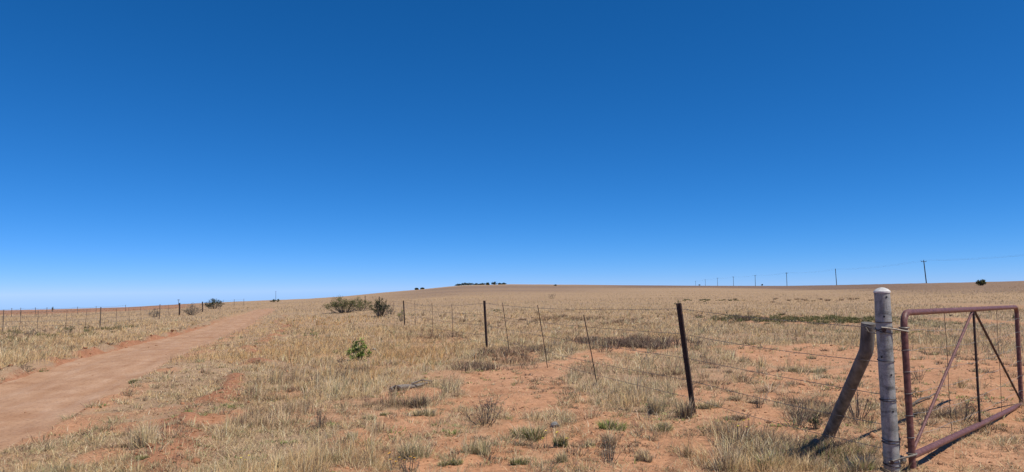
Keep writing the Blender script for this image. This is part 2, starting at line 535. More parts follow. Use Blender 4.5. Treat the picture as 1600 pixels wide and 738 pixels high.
def soil_colour(x, y):
    r = np.hypot(x, y)
    px = 800 + FPX * np.tan(np.clip(np.arctan2(x, y), -1.3, 1.3))
    red = np.array([0.455, 0.228, 0.118]); pale = np.array([0.485, 0.275, 0.16]); deep = np.array([0.33, 0.15, 0.082])
    n = fbm(x, y, 4.0, 4, 131)[:, None]
    c = red * (1 - n) + pale * n
    s = track_s(x, y); hw = half_width(y)
    k = (np.exp(-((s + hw + 0.25) / 0.45) ** 2) * 0.9 + np.exp(-((s - hw - 1.75 - (fbm(x, y, 3.0, 2, 77) - .5) * 1.2) / 0.5) ** 2) * 0.8)[:, None]
    c = c * (1 - np.clip(k, 0, 1)) + deep * np.clip(k, 0, 1)
    # far land: dry grassland seen edge-on, a red ploughed strip at far left, darker burnt veld along the right crest
    straw = np.array([0.42, 0.285, 0.165]); grey = np.array([0.215, 0.15, 0.112]); brown = np.array([0.175, 0.115, 0.085])
    far = sstep(30, 80, r)[:, None]
    nn = fbm(x * 0.25, y, 18, 4, 137)[:, None]
    fcol = straw * (1 - 0.5 * nn) + grey * 0.5 * nn
    R = np.interp(np.arctan2(x, y), _az, _R)
    q = r / R
    kg = (sstep(0.16, 0.26, q + (nn[:, 0] - .5) * .2) * sstep(0.86, 0.70, q) * (0.55 + .45 * sstep(.4, .55, fbm(x * .15, y, 40, 3, 139))) * sstep(560, 680, px) * sstep(1000, 860, px))[:, None]
    fcol = fcol * (1 - 0.75 * kg) + grey * 0.75 * kg
    kb = (sstep(0.30, 0.48, q + (nn[:, 0] - .5) * .2) * sstep(860, 1020, px) * (1 - 0.35 * sstep(1350, 1500, px)))[:, None]
    fcol = fcol * (1 - 0.85 * kb) + brown * 0.85 * kb
    kr = (sstep(0.42, 0.50, q + (nn[:, 0] - .5) * .1) * sstep(.97, .9, q) * sstep(330, 270, px))[:, None]
    redfar = np.array([0.33, 0.175, 0.11]) * (0.8 + 0.5 * nn)
    fcol = fcol * (1 - 0.85 * kr) + redfar * 0.85 * kr
    return c * (1 - far) + fcol * far


vcol = soil_colour(verts[:, 0], verts[:, 1])
me = raw_mesh('ground', verts, tris, M['soil'], vcol, quads, smooth=True)
cv = cover(verts[:, 0], verts[:, 1]).astype(np.float32) * sstep(110, 45, np.hypot(verts[:, 0], verts[:, 1])).astype(np.float32)
at_ = me.attributes.new('cover', 'FLOAT', 'POINT'); at_.data.foreach_set('value', cv)
tag(link('ground', me), 'dry red earth veld rising gently to the horizon', 'ground', kind='structure')

# dirt track
ys = np.geomspace(1.0, 96, 640); us = np.linspace(-1.85, 1.85, 46)
YY, UU = np.meshgrid(ys, us, indexing='ij')
XX = -4.35 - 0.295 * YY + 0.12 * np.sin(YY * 0.21) + UU / 0.961
tv = np.c_[XX.ravel(), YY.ravel(), track_z(XX.ravel(), YY.ravel())]
ii, jj = np.meshgrid(np.arange(len(ys) - 1), np.arange(len(us) - 1), indexing='ij')
nu = len(us)
tq = np.stack([ii * nu + jj, ii * nu + jj + 1, (ii + 1) * nu + jj + 1, (ii + 1) * nu + jj], -1).reshape(-1, 4)
me = raw_mesh('dirt_track', tv, None, M['track'], None, tq, smooth=True)
tag(link('dirt_track', me), 'packed reddish dirt track running up the left side', 'track', kind='structure')

# ------------------------------------------------------------------ gatepost, stay, gate
gp = at(1393, 714, 5.75)
gp_top = at(1378, 457, 5.75)
gp[2] = gz(gp[0], gp[1])
post_root = tag(empty('gatepost', gp), 'thick weathered grey round gatepost with pale domed cap, wrapped in wire', 'gatepost')
PR = 0.058
axis = gp_top - gp
zs = np.linspace(-0.25, 1, 40)
prof = PR * (1 + 0.02 * np.sin(zs * 9) + 0.015 * np.sin(zs * 23 + 1))
MB().tube([gp + axis * t for t in zs], prof, 28, True).build('shaft', M['post'], post_root)
# domed cap with a thin rim
m = MB()
capr = [(0.0, 1.07), (0.012, 1.09), (0.016, 1.02), (0.030, 0.78), (0.040, 0.42), (0.044, 0.05)]
m.tube([gp_top + np.array([0, 0, h - 0.004]) for h, _ in capr], [PR * q for _, q in capr], 28)
m.build('cap', M['cap'], post_root)
AXN = axis / np.linalg.norm(axis)


def ring(center, rad, wr, tilt=0.0, seg=36, wob=0.0):
    th = np.linspace(0, 2 * math.pi, seg + 1)
    return [center + np.array([rad * math.cos(a), rad * math.sin(a), tilt * math.cos(a + 1.0) + wob * math.sin(3 * a)]) for a in th]


for hgt, cnt, tilt in [(1.175, 1, .0), (1.105, 2, .02), (0.868, 1, .006), (0.555, 2, .004), (0.225, 3, .006), (0.055, 2, .01)]:
    m = MB()
    for q in range(cnt):
        c = gp + AXN * (hgt + 0.012 * q)
        m.tube(ring(c, PR * 1.03 + 0.003, 0.003, tilt * (1 if q % 2 else -1), wob=0.001), 0.0028, 5, False)
    m.build('wire_wrap', M['iron'], post_root)
# drilled holes on the viewer's side
tocam = np.array([-gp[0], -gp[1], 0]); tocam /= np.linalg.norm(tocam)
side = np.array([-tocam[1], tocam[0], 0])
for ang_, hgt in [(0.55, 1.375), (0.6, 0.76), (0.55, 0.475), (-0.5, 0.90), (0.1, 1.22)]:
    d = tocam * math.cos(ang_) + side * math.sin(ang_)
    c = gp + AXN * hgt + d * (PR * 0.99)
    MB().tube([c - d * 0.004, c + d * 0.0035], 0.0075, 10).build('bolt_hole', M['dark'], post_root)

# gate corners
TL, BL = at(1411, 489, 5.72), at(1425, 716, 5.72)
TR, BR = at(1588, 480, 9.35), at(1596, 632, 9.35)
gate = tag(empty('farm_gate', [BL[0], BL[1], gz(BL[0], BL[1])]), 'rusty maroon pipe farm gate with slanting braces and wire strands at right', 'gate')
GD = TR - TL; GD[2] = 0; GL = np.linalg.norm(GD); GD = GD / GL


def arc(p0, corner, p1, n=8):
    t = np.linspace(0, 1, n)[:, None]
    return list((1 - t) ** 2 * p0 + 2 * t * (1 - t) * corner + t ** 2 * p1)


UPL = (TL - BL) / np.linalg.norm(TL - BL); UPR = (TR - BR) / np.linalg.norm(TR - BR)
TD = (TR - TL) / np.linalg.norm(TR - TL)
PIPE = 0.0255
foot = BL - UPL * 0.075
MB().tube([foot, BL, BL + UPL * 0.5] + arc(TL - UPL * 0.13, TL, TL + TD * 0.13) + [TL + TD * 1.2, TL + TD * (np.linalg.norm(TR - TL) - 1.0)]
          + arc(TR - TD * 0.10, TR, TR - UPR * 0.10) + [BR + UPR * 0.4, BR - UPR * 0.02], PIPE, 16).build('pipe_frame', M['rust'], gate)
MB().tube([BL + UPL * 0.015, BL * 0.5 + BR * 0.5, BR], 0.028, 16).build('bottom_rail', M['rust'], gate)
TM = (TL + TR) / 2 - np.array([0, 0, 0.02]); BMid = (BL + BR) / 2
MB().tube([TM - TD * 0.05, BL + UPL * 0.05 + TD * 0.03], 0.0125, 10).build('brace', M['rust'], gate)
MB().tube([TM, BMid], 0.0125, 10).build('upright', M['iron'], gate)
MB().tube([TM + TD * 0.05, BR + UPR * 0.05 - TD * 0.03], 0.0125, 10).build('brace', M['iron'], gate)  # dark iron colour paints shade onto this brace; same rusty pipe as the other
for i, q in enumerate([0.14, 0.29, 0.44, 0.59, 0.74, 0.88]):
    a = TL * q + BL * (1 - q); b = TR * q + BR * (1 - q)
    t = np.linspace(0, 1, 26)[:, None]
    pts = a * (1 - t) + b * t
    pts[:, 2] += -0.035 * np.sin(t[:, 0] * math.pi) * (1 + 0.6 * (i % 2)) + 0.006 * np.sin(t[:, 0] * 31 + i)
    st = MB().tube(pts, 0.0015, 5).build('wire_strand', M['gatewire'], gate)
    for c in (a, b):
        MB().tube(ring(c, PIPE + 0.003, 0.002, 0.004, 14), 0.0026, 5, False).build('wire_tie', M['gatewire'], st)
for q in (0.26, 0.74):
    a = TL * (1 - q) + TR * q - np.array([0, 0, 0.02]); b = BL * (1 - q) + BR * q
    t = np.linspace(0, 1, 14)[:, None]
    pts = a * (1 - t) + b * t + 0.012 * np.sin(t * 9 + q * 20) * GD
    MB().tube(pts, 0.0026, 5).build('dropper_wire', M['iron'], gate)

# hinge irons: threaded hook through the post, eye round the stile
for nm, hq, zp in (('hinge_hook', 0.895, 1.115), ('hinge_hook', 0.03, 0.085)):
    c = BL + (TL - BL) * hq
    p0 = gp + AXN * zp
    dv = (c - p0); dv[2] = 0; L = np.linalg.norm(dv); dv /= L
    s0 = p0 + tocam * (PR + 0.012) - dv * 0.02
    end = c + tocam * (PIPE + 0.012) + dv * 0.03
    end[2] = c[2] + (-0.028 if hq > .5 else 0.0)
    if hq > .5: s0[2] += 0.02
    m = MB().tube([s0, s0 * 0.6 + end * 0.4 + np.array([0, 0, 0.004]), end], [0.007, 0.007, 0.0085], 10)
    h = m.build(nm, M['bolt'], post_root)
    MB().tube(ring(c, PIPE + 0.008, 0.006, 0.0, 20), 0.0075, 8, False).build('eye', M['bolt'], h)
    MB().tube([p0 + tocam * (PR + 0.02), p0 + tocam * (PR - 0.03)], 0.017, 6).build('nut', M['iron'], h)

# stay: stout pipe leaning against the gatepost, its top end kinked upright
sb = hit(1291, 690); sb_d = sb[1]
st_top = at(1357, 505, 5.98); st_kink = at(1354, 548, 6.02)
stay = tag(empty('leaning_stay', sb), 'dark grey leaning stay pole kinked upright where it meets the gatepost', 'stay pole')
dn = (sb - st_kink); dn /= np.linalg.norm(dn)
m = MB()
pts = [sb + dn * 0.15, sb, sb * .6 + st_kink * .4, sb * .25 + st_kink * .75] + arc(st_kink + dn * 0.03, st_kink, st_kink * .75 + st_top * .25, 6)[1:] + [st_top]
m.tube(pts, [0.053, 0.053, 0.053, 0.054] + [0.055] * 5 + [0.056], 18)
so = m.build('pipe', M['stay'], stay)
tc2 = np.array([-st_top[0], -st_top[1], 0]); tc2 /= np.linalg.norm(tc2)
c = at(1354, 516, 5.98) + tc2 * 0.056
MB().tube([c - tc2 * 0.006, c + tc2 * 0.004], 0.008, 10).build('bolt', M['bolt'], stay)
m = MB()
c = (st_top + gp + AXN * 1.09) / 2; c[2] = gp[2] + 1.10
m.tube([gp + AXN * 1.09 + tocam * 0.07 - side * 0.02, c + tocam * 0.075 - np.array([0, 0, .02]), st_top - np.array([0, 0, .07]) + tc2 * 0.06, st_top - np.array([0.03, 0, .02]) + tc2 * 0.05,
        c + tocam * 0.06 + np.array([0, 0, .01])], 0.004, 6)
m.build('tie_wire', M['bolt'], stay)


def rock(name, loc, size, seed, label, flat=0.7, group=None):
    rg = np.random.default_rng(seed)
    import bmesh
    bm = bmesh.new()
    bmesh.ops.create_icosphere(bm, subdivisions=3, radius=1)
    ks = rg.normal(size=(7, 3)); ks /= np.linalg.norm(ks, axis=1)[:, None]; lim = rg.uniform(.55, .95, 7)
    for v in bm.verts:
        p = np.array(v.co)
        for k, l in zip(ks, lim):
            d = p.dot(k)
            if d > l: p -= k * (d - l) * 0.85
        p += 0.03 * np.sin(p * 9 + seed)
        v.co = p * np.array([size, size * .8, size * flat])
    me = bpy.data.meshes.new(name); bm.to_mesh(me); bm.free(); me.shade_smooth(); me.materials.append(M['stone'])
    o = link(name, me); o.location = [float(q) for q in loc]; o.rotation_euler = (0, 0, float(rg.uniform(0, 6)))
    tag(o, label, 'stone', group)
    return o


for i, (px, py, s, lb) in enumerate([(1386, 715, .05, 'small grey stone at the left foot of the grey gatepost'),
                                     (1405, 722, .06, 'grey stone between gatepost foot and gate stile'),
                                     (1346, 704, .035, 'small pale stone in the ledge between stay and gatepost'),
                                     (1275, 700, .045, 'flat stone just left of the leaning stay\'s foot'),
                                     (868, 668, .06, 'rounded grey stone beside the broad green tuft'),
                                     (585, 548, .07, 'grey stone in straw right of the bright green bush')]):
    p = hit(px, py); rock('stone', p + [0, 0, s * 0.3], s, i + 3, lb)

# ------------------------------------------------------------------ wire fences
def y_post(base, top, arm=0.032, th=0.006):
    """iron standard of Y section"""
    m = MB()
    ax = top - base; L = np.linalg.norm(ax); ax = ax / L
    a = np.cross(ax, [0, 1, 0.0]); a /= np.linalg.norm(a); b = np.cross(ax, a)
    for k in range(3):
        th_ = math.pi / 2 + k * 2 * math.pi / 3 + 0.4
        d = a * math.cos(th_) + b * math.sin(th_); n = np.cross(ax, d)
        v = []
        for zz in np.linspace(-0.3, L, 6):
            o_ = base + ax * zz
            v += [o_ + n * th, o_ - n * th, o_ + d * arm - n * th, o_ + d * arm + n * th]
        f = []
        for i in range(5):
            for j in range(4):
                f.append((i * 4 + j, i * 4 + (j + 1) % 4, i * 4 + 4 + (j + 1) % 4, i * 4 + 4 + j))
        f += [(0, 3, 2, 1), (20, 21, 22, 23)]
        m.add(v, f)
    return m


def strand(m, a, b, sag, rad, nseg=14):
    t = np.linspace(0, 1, nseg)[:, None]
    pts = a * (1 - t) + b * t
    pts[:, 2] -= sag * 4 * (t * (1 - t))[:, 0]
    m.tube(pts, rad, 4, False)
    return pts


FX = lambda y: 2.14 - 0.264 * (y - 8.6)
fence = tag(empty('wire_fence', [FX(8.6), 8.6, gz(FX(8.6), 8.6)]), 'nearer barbed wire fence with dark iron posts receding from the gatepost', 'fence')


def on_line(u):
    k = (u - 800) / FPX
    y = 4.41 / (k + 0.264)
    return np.array([FX(y), y, gz(FX(y), y)])


FP = [on_line(u) for u in (1076, 759, 631.5, 592, 570)]
tops = [at(1061, 474, FP[0][1]), at(757, 470, FP[1][1]), at(630.5, 470, FP[2][1])] + [p + [0, 0, 1.3] for p in FP[3:]]
for i, (b, t_) in enumerate(zip(FP, tops)):
    y_post(b, t_, 0.036, 0.008).build('post', M['iron'], fence, smooth=False)
DR = []
for u, top in ((928, (912, 492)), (852, (840, 477)), (794, (785, 473)), (706, (706, 476)), (675, (675, 474)), (648, (648, 473)), (615, (615, 473)), (603, None)):
    b = on_line(u)
    t_ = at(top[0], top[1], b[1]) if top else b + [0, 0, 1.25]
    DR.append((b, t_))
    MB().tube([b - (t_ - b) * 0.0, (b + t_) / 2 + [0.006, 0, 0], t_], 0.0085, 6).build('dropper', M['iron'], fence)
# strands from the gatepost along all posts
for i, q in enumerate((0.95, 0.72, 0.5, 0.3, 0.14)):
    m = MB(); mb = MB()
    chain = [gp + (gp_top - gp) * (q * 0.84) + tocam * 0] + [b + (t_ - b) * q for b, t_ in zip(FP, tops)]
    for j, (a, b) in enumerate(zip(chain[:-1], chain[1:])):
        pts = strand(m, a, b, [0.02, 0.05, 0.10, .10, .1][j] * (1 + 0.5 * math.sin(i * 2.1 + j)), 0.0026 if j < 2 else 0.0038, 30)
        L = np.linalg.norm(b - a); nb = int(L / 0.16)
        if j < 2:
            for k in range(1, nb):
                t = k / nb
                f_ = t * (len(pts) - 1); i0 = int(f_); p = pts[i0] + (pts[min(i0 + 1, len(pts) - 1)] - pts[i0]) * (f_ - i0)
                rv = RNG.normal(size=3); rv /= np.linalg.norm(rv)
                mb.tube([p - rv * 0.016, p + rv * 0.016], 0.0018, 3, False)
    s_ = m.build('wire_strand', M['wire'], fence)
    mb.build('barbs', M['wire'], s_)['kind'] = 'stuff'

# fence beyond the track, turning a corner and running with the track
def left_line(u):
    k = (u - 800) / FPX
    if u < 158:
        # leg crossing the view: from (-35,31.5) to the corner (-22.6,39.2)
        a = np.array([-35.0, 31.5]); b = np.array([-22.6, 39.2])
        t = (k * a[1] - a[0]) / ((b[0] - a[0]) - k * (b[1] - a[1]))
        p = a + (b - a) * t
    else:
        y = 11.04 / (-k - 0.295); p = np.array([-11.04 - 0.295 * y, y])
    return np.array([p[0], p[1], gz(p[0], p[1])])


lf = tag(empty('wire_fence', left_line(158)), 'distant wire fence beyond the dirt track at left', 'fence')
LPX = [(-60, .025), (7, .02), (158, .03), (250, .03), (281, .07), (317, .07), (345, .035), (366, .035), (381, .035)]
lp = []
for u, rad in LPX:
    b = left_line(u); t_ = b + np.array([RNG.normal(0, .03), 0, 1.15 + (0.1 if rad > .07 else 0)]); lp.append((b, t_))
    MB().tube([b - [0, 0, .2], (b + t_) / 2 + [0.01, 0, 0], t_], [rad, rad, rad * .95], 8).build('post', M['iron'] if rad > .05 else M['pale_post'], lf)
for u in (33, 61, 105, 135, 183, 204, 222, 265, 298):
    b = left_line(u); t_ = b + np.array([RNG.normal(0, .05), 0, 1.05])
    MB().tube([b, t_], 0.011, 5).build('dropper', M['pale_post'], lf)
for q in (0.93, 0.7, 0.48, 0.26):
    m = MB()
    ch = [b + (t_ - b) * q for b, t_ in lp]
    for a, b in zip(ch[:-1], ch[1:]): strand(m, a, b, 0.06, 0.006, 10)
    m.build('wire_strand', M['wire'], lf)

# a third fence, small against the ploughed strip
ff = tag(empty('wire_fence', hit(120, 493)), 'tiny row of fence posts near the horizon at far left', 'fence')
fpts = []
for u, v in ((-20, 497), (18, 495), (32, 494), (55, 494), (73, 494), (121, 491), (150, 490), (196, 487)):
    b = hit(u, v); t_ = b + [0, 0, 0.95]; fpts.append((b, t_))
    MB().tube([b, t_], 0.026, 6).build('post', M['pale_post'], ff)
for q in (0.9, 0.5):
    m = MB()
    for a, b in zip(fpts[:-1], fpts[1:]): strand(m, a[0] + (a[1] - a[0]) * q, b[0] + (b[1] - b[0]) * q, 0.08, 0.009, 6)
    m.build('wire_strand', M['wire'], ff)

# ------------------------------------------------------------------ power line
ordn = ['just outside the right edge of the photo', 'tallest and nearest, leaning a little to the left', 'second nearest, bare topped, left of the tallest one',
        'third from the right', 'fourth from the right', 'fifth from the right', 'sixth from the right', 'seventh from the right, very faint', 'last and faintest of the line']
heads = {}
for k in range(-1, 8):
    x, y = 184 + 18.2 * k, 317 + 128 * k
    z = gz(x, y)
    b = np.array([x, y, z]); lean = {0: (-0.70, 0), 1: (-0.35, 0)}.get(k, (0.05, 0))
    H = 10.6 if k >= 0 else 10.2
    t_ = b + np.array([lean[0], lean[1], H])
    root = tag(empty('utility_pole', b), 'thin utility pole on right horizon, ' + ordn[k + 1], 'utility pole', 'power line poles along the right horizon')
    MB().tube([b - [0, 0, .5], t_], [0.24, 0.19], 8).build('shaft', M['pole'], root)
    hd = []
    if k != 1:
        c = t_ - [0, 0, 0.5]
        MB().box(c + [-1.15, -0.07, -0.09], c + [1.15, 0.07, 0.09]).build('crossarm', M['pole'], root, smooth=False)
        for dx in (-1.05, 0.0, 1.05):
            q = c + [dx, 0, 0.09] if dx else t_
            MB().tube([q, q + [0, 0, .12], q + [0, 0, .34]], [0.06, 0.11, 0.05], 8).build('insulator', M['pole'], root)
            hd.append(q + [0, 0, .34])
    else:
        for dx in (-0.18, 0.0, 0.18):
            q = t_ - [0, 0, 0.4 * abs(dx) * 8] + [dx, 0, 0]
            MB().tube([q, q + [0, 0, .3]], 0.07, 6).build('insulator', M['pole'], root)
            hd.append(q + [0, 0, .3])
    heads[k] = hd
for i in range(3):
    m = MB()
    for k in range(-1, 7): strand(m, heads[k][i], heads[k + 1][i], 1.1, 0.008, 18)
    o = m.build('power_cable', M['wire'])
    tag(o, 'thin overhead power cable strung between the utility poles, %s of three' % ['left', 'middle', 'right'][i], 'cable', 'overhead cables')
# two lone poles far behind the track
for u, vt, Y, lb in ((431, 455, 420, 'lone thin pole standing on the skyline above the track end'), (279, 468, 190, 'thin tall pole behind the distant fence beside a thick post')):
    t_ = at(u, vt, Y); z = gz(t_[0], t_[1]); b = np.array([t_[0] + .03, t_[1], z])
    root = tag(empty('slim_pole', b), lb, 'pole')
    MB().tube([b - [0, 0, .3], t_], [0.12 if Y > 300 else 0.06, 0.09 if Y > 300 else 0.045], 7).build('shaft', M['pole'], root)
    c = t_ - [0, 0, .15]
    MB().box(c + [-.35, -.05, -.05], c + [.35, .05, .05]).build('crossarm', M['pole'], root, smooth=False)

# ------------------------------------------------------------------ plants
def blades(roots, h, wd, lean, colr, rng, facing=None, curve=0.35, tipcol=None):
    """roots (n,3); h, wd (n); lean (n,2) horizontal tip offset in metres; colr (n,3). Returns v (5n,3), tris, cols"""
    n = len(roots)
    a = rng.uniform(0, math.pi, n) if facing is None else facing
    px_ = np.c_[np.cos(a), np.sin(a), np.zeros(n)] * (wd / 2)[:, None]
    L3 = np.c_[lean, np.zeros(n)]
    zc = np.c_[np.zeros(n), np.zeros(n), h]
    mid = roots + L3 * curve + zc * 0.6
    tip = roots + L3 + zc
    v = np.stack([roots - px_, roots + px_, mid - px_ * 0.8, mid + px_ * 0.8, tip], 1)
    b = (np.arange(n) * 5)[:, None]
    tr = np.stack([b + [0, 1, 3], b + [0, 3, 2], b + [2, 3, 4]], 1).reshape(-1, 3)
    cc = np.repeat(colr[:, None, :], 5, 1)
    if tipcol is not None: cc[:, 4] = tipcol; cc[:, 2:4] = 0.5 * (cc[:, 2:4] + tipcol[:, None])
    return v.reshape(-1, 3), tr, cc.reshape(-1, 3)


class Field:
    def __init__(self): self.v = []; self.t = []; self.c = []; self.n = 0
    def add(self, v, t, c):
        self.v.append(v); self.t.append(t + self.n); self.c.append(c); self.n += len(v)
    def mesh(self, name, mat):
        return raw_mesh(name, np.concatenate(self.v), np.concatenate(self.t), mat, np.concatenate(self.c))


PAL = {  # leaf and blade colours: (list of rgb, weights)
    'straw': ([(0.66, 0.50, 0.295), (0.58, 0.43, 0.245), (0.72, 0.59, 0.40), (0.40, 0.275, 0.16), (0.48, 0.39, 0.22)], [.30, .26, .18, .16, .10]),
    'gold': ([(0.62, 0.42, 0.205), (0.54, 0.35, 0.175), (0.66, 0.49, 0.28), (0.38, 0.245, 0.13)], [.36, .30, .16, .18]),
    'ochre': ([(0.60, 0.36, 0.15), (0.52, 0.30, 0.13), (0.64, 0.44, 0.22), (0.36, 0.21, 0.11)], [.36, .30, .16, .18]),
    'brown': ([(0.27, 0.17, 0.105), (0.38, 0.26, 0.16), (0.19, 0.115, 0.08), (0.50, 0.37, 0.23)], [.33, .25, .2, .22]),
    'char': ([(0.11, 0.078, 0.062), (0.19, 0.13, 0.098), (0.28, 0.20, 0.14), (0.15, 0.115, 0.08)], [.33, .3, .2, .17]),
    'sage': ([(0.29, 0.26, 0.14), (0.38, 0.335, 0.195), (0.21, 0.20, 0.10), (0.54, 0.43, 0.26)], [.32, .28, .17, .23]),
    'green': ([(0.17, 0.195, 0.06), (0.24, 0.255, 0.09), (0.11, 0.135, 0.045), (0.42, 0.37, 0.19)], [.32, .3, .18, .20]),
    'bright': ([(0.20, 0.26, 0.06), (0.29, 0.33, 0.10), (0.13, 0.18, 0.045), (0.46, 0.41, 0.21)], [.33, .3, .18, .19]),
    'olive': ([(0.125, 0.13, 0.052), (0.17, 0.165, 0.072), (0.08, 0.088, 0.036), (0.23, 0.195, 0.10)], [.35, .3, .2, .15]),
    'dkgreen': ([(0.055, 0.07, 0.035), (0.08, 0.095, 0.045), (0.035, 0.045, 0.025)], [.4, .3, .3]),
    'grey': ([(0.17, 0.145, 0.12), (0.24, 0.21, 0.175), (0.11, 0.095, 0.08), (0.14, 0.14, 0.09)], [.35, .3, .2, .15]),
}


def pick(kind, n, rng, jit=0.12):
    c, w_ = PAL[kind]
    c = np.array(c)[rng.choice(len(c), n, p=np.array(w_) / sum(w_))]
    return np.clip(c * (1 + rng.normal(0, jit, (n, 1))) * (1 + rng.normal(0, 0.04, (n, 3))), 0.01, 0.8)


def tuft_blades(c, rad, hgt, n, kind, rng, spread=0.8, wd=0.0035, straw=0.0):
    """a tussock: blades spring from a small base and lean outwards"""
    th = rng.uniform(0, 2 * math.pi, n); rr = rad * 0.55 * np.sqrt(rng.random(n))
    x = c[0] + rr * np.cos(th); y = c[1] + rr * np.sin(th)
    roots = np.c_[x, y, np.full(n, c[2] - 0.01)]
    h = hgt * rng.uniform(0.35, 1.0, n) * (1 - 0.35 * (rr / rad))
    th2 = th + rng.normal(0, 0.6, n)
    le = rad * spread * rng.uniform(0.1, 1.0, n)
    lean = np.c_[np.cos(th2), np.sin(th2)] * le[:, None]
    cc = pick(kind, n, rng)
    if straw:
        k = rng.random(n) < straw
        cc[k] = pick('straw', int(k.sum()), rng); h[k] *= 1.35
    return blades(roots, h, wd * rng.uniform(0.6, 1.4, n), lean, cc, rng, curve=rng.uniform(.2, .5))


def tussocks(cx, cy, rad, hgt, nb, kinds, rng, spread=1.0, wd=0.0035, straw=None, wind=0.0):
    """many tussocks at once; every argument is one value per tussock"""
    nb = np.asarray(nb, int); idx = np.repeat(np.arange(len(cx)), nb); n = len(idx)
    th = rng.uniform(0, 2 * math.pi, n); rr = rad[idx] * 0.6 * np.sqrt(rng.random(n))
    x = cx[idx] + rr * np.cos(th); y = cy[idx] + rr * np.sin(th)
    roots = np.c_[x, y, ground_z(x, y) - 0.008]
    h = hgt[idx] * rng.uniform(0.3, 1.0, n) * (1 - 0.3 * rr / rad[idx])
    th2 = th + rng.normal(0, 0.7, n)
    le = rad[idx] * np.broadcast_to(spread, (len(cx),))[idx] * rng.uniform(0.1, 1.0, n)
    lean = np.c_[np.cos(th2) * le + wind * h, np.sin(th2) * le]
    cc = np.zeros((n, 3)); kinds = np.asarray(kinds)
    tone = np.clip(rng.normal(1, .13, len(cx)), .7, 1.3)[idx]
    for kd in set(kinds.tolist()):
        k = kinds[idx] == kd; cc[k] = pick(kd, int(k.sum()), rng)
    if straw is not None:
        k = rng.random(n) < np.broadcast_to(straw, (len(cx),))[idx]
        cc[k] = pick('straw', int(k.sum()), rng); h[k] *= 1.3
    cc = np.clip(cc * tone[:, None], .01, .8)
    w_ = np.broadcast_to(wd, (len(cx),))[idx] * rng.uniform(.6, 1.4, n)
    return blades(roots, h, w_, lean, cc, rng, curve=rng.uniform(.15, .55, n)[:, None])


def zof(x, y, chunk=400000):
    return ground_z(x, y)


HALF = math.radians(41)


def scatter(n, r0, r1, rng, power=1.0):
    """points in the wedge in front of the viewer. power 1: log-uniform in r; 2: denser near"""
    u = rng.random(n)
    if power == 1.0: r = r0 * (r1 / r0) ** u
    else: r = (r0 ** (1 - power) + u * (r1 ** (1 - power) - r0 ** (1 - power))) ** (1 / (1 - power))
    a = rng.uniform(-HALF, HALF, n)
    return r * np.sin(a), r * np.cos(a), r


def in_track(x, y, pad=0.0):
    return (np.abs(track_s(x, y)) < half_width(y) + pad) & (y < 88)


# wind-combed direction: straw lies over to the left
def lean_dir(n, rng, amt, h):
    a = rng.uniform(0, 2 * math.pi, n)
    q = h * amt * rng.uniform(0.1, 1, n)
    return np.c_[np.cos(a) * q + 0.16 * h, np.sin(a) * q]


rg = np.random.default_rng(101)
# --- tall straw grass near and mid
OCHRE = [(*hit(455, 545)[:2], 1.6), (*hit(470, 505)[:2], 3.0), (*hit(640, 560)[:2], 1.0), (*hit(520, 500)[:2], 3.0)]
F = Field()
n = 520000
x, y, r = scatter(n, 3.6, 60, rg, 1.55)
c = cover(x, y); cl = fbm(x, y, 0.35, 3, 151); big = fbm(x, y, 2.4, 3, 153)
keep = (rg.random(n) < sstep(0.42, 0.98, c) * (0.25 + 1.5 * sstep(0.42, 0.68, cl))) & ~in_track(x, y, -0.1)
x, y, r, c, cl, big = [q[keep] for q in (x, y, r, c, cl, big)]
n = min(len(x), 120000); x, y, r, c, cl, big = [q[:n] for q in (x, y, r, c, cl, big)]
sg = track_s(x, y) - half_width(y)
verge = np.where(sg > -1, sstep(2.8, 0.6, sg), sstep(1.0, 0.1, -sg - 2 * half_width(y))) * sstep(95, 70, y)
h = (0.05 + 0.16 * sstep(0.35, 0.72, big) * rg.random(n) ** 1.5 + 0.07 * rg.random(n)) * (0.7 + 0.35 * sstep(6, 20, r)) * (1 - 0.72 * verge)
wd = np.maximum(0.0027, 0.00038 * r) * rg.uniform(0.7, 1.3, n)
sel = fbm(x, y, 1.2, 3, 157) + rg.normal(0, .06, n); sel2 = fbm(x, y, 3.1, 2, 159) + rg.normal(0, .08, n)
kcol = np.where((sel > 0.60)[:, None], pick('brown', n, rg), np.where((sel2 > 0.5)[:, None], pick('gold', n, rg), pick('straw', n, rg)))
for cx_, cy_, rr_ in OCHRE:
    k = rg.random(n) < 0.9 * np.exp(-((x - cx_) ** 2 + ((y - cy_) * .35) ** 2) / rr_ ** 2)
    kcol[k] = pick('ochre', int(k.sum()), rg); h[k] *= 1.25
k = rg.random(n) < 0.06; kcol[k] = pick('sage', int(k.sum()), rg)
F.add(*blades(np.c_[x, y, zof(x, y) - 0.01], h, wd, lean_dir(n, rg, 1.25, h), kcol, rg))
n = 26000
x, y, r = scatter(n, 3.7, 55, rg, 1.6)
c = cover(x, y); big = fbm(x, y, 1.1, 3, 155); sg = track_s(x, y) - half_width(y)
verge = np.where(sg > -1, sstep(2.8, 0.6, sg), sstep(1.0, 0.1, -sg - 2 * half_width(y))) * sstep(95, 70, y)
near = sstep(14, 9, r) * sstep(-2.5, 0, x)
keep = (rg.random(n) < sstep(0.42, 0.95, c) * sstep(0.30, 0.62, big) * (1 - .45 * near)) & ~in_track(x, y, 0.0)
x, y, r, c, big, verge = [q[keep][:7000] for q in (x, y, r, c, big, verge)]
n = len(x)
u = rg.random(n)
rad = (0.05 + 0.13 * rg.random(n) ** 1.5) * (1 + 0.4 * sstep(10, 30, r)) * (1 - .4 * verge)
hg = (0.10 + 0.30 * u ** 2.2 * sstep(.35, .65, big)) * (1 - .65 * verge)
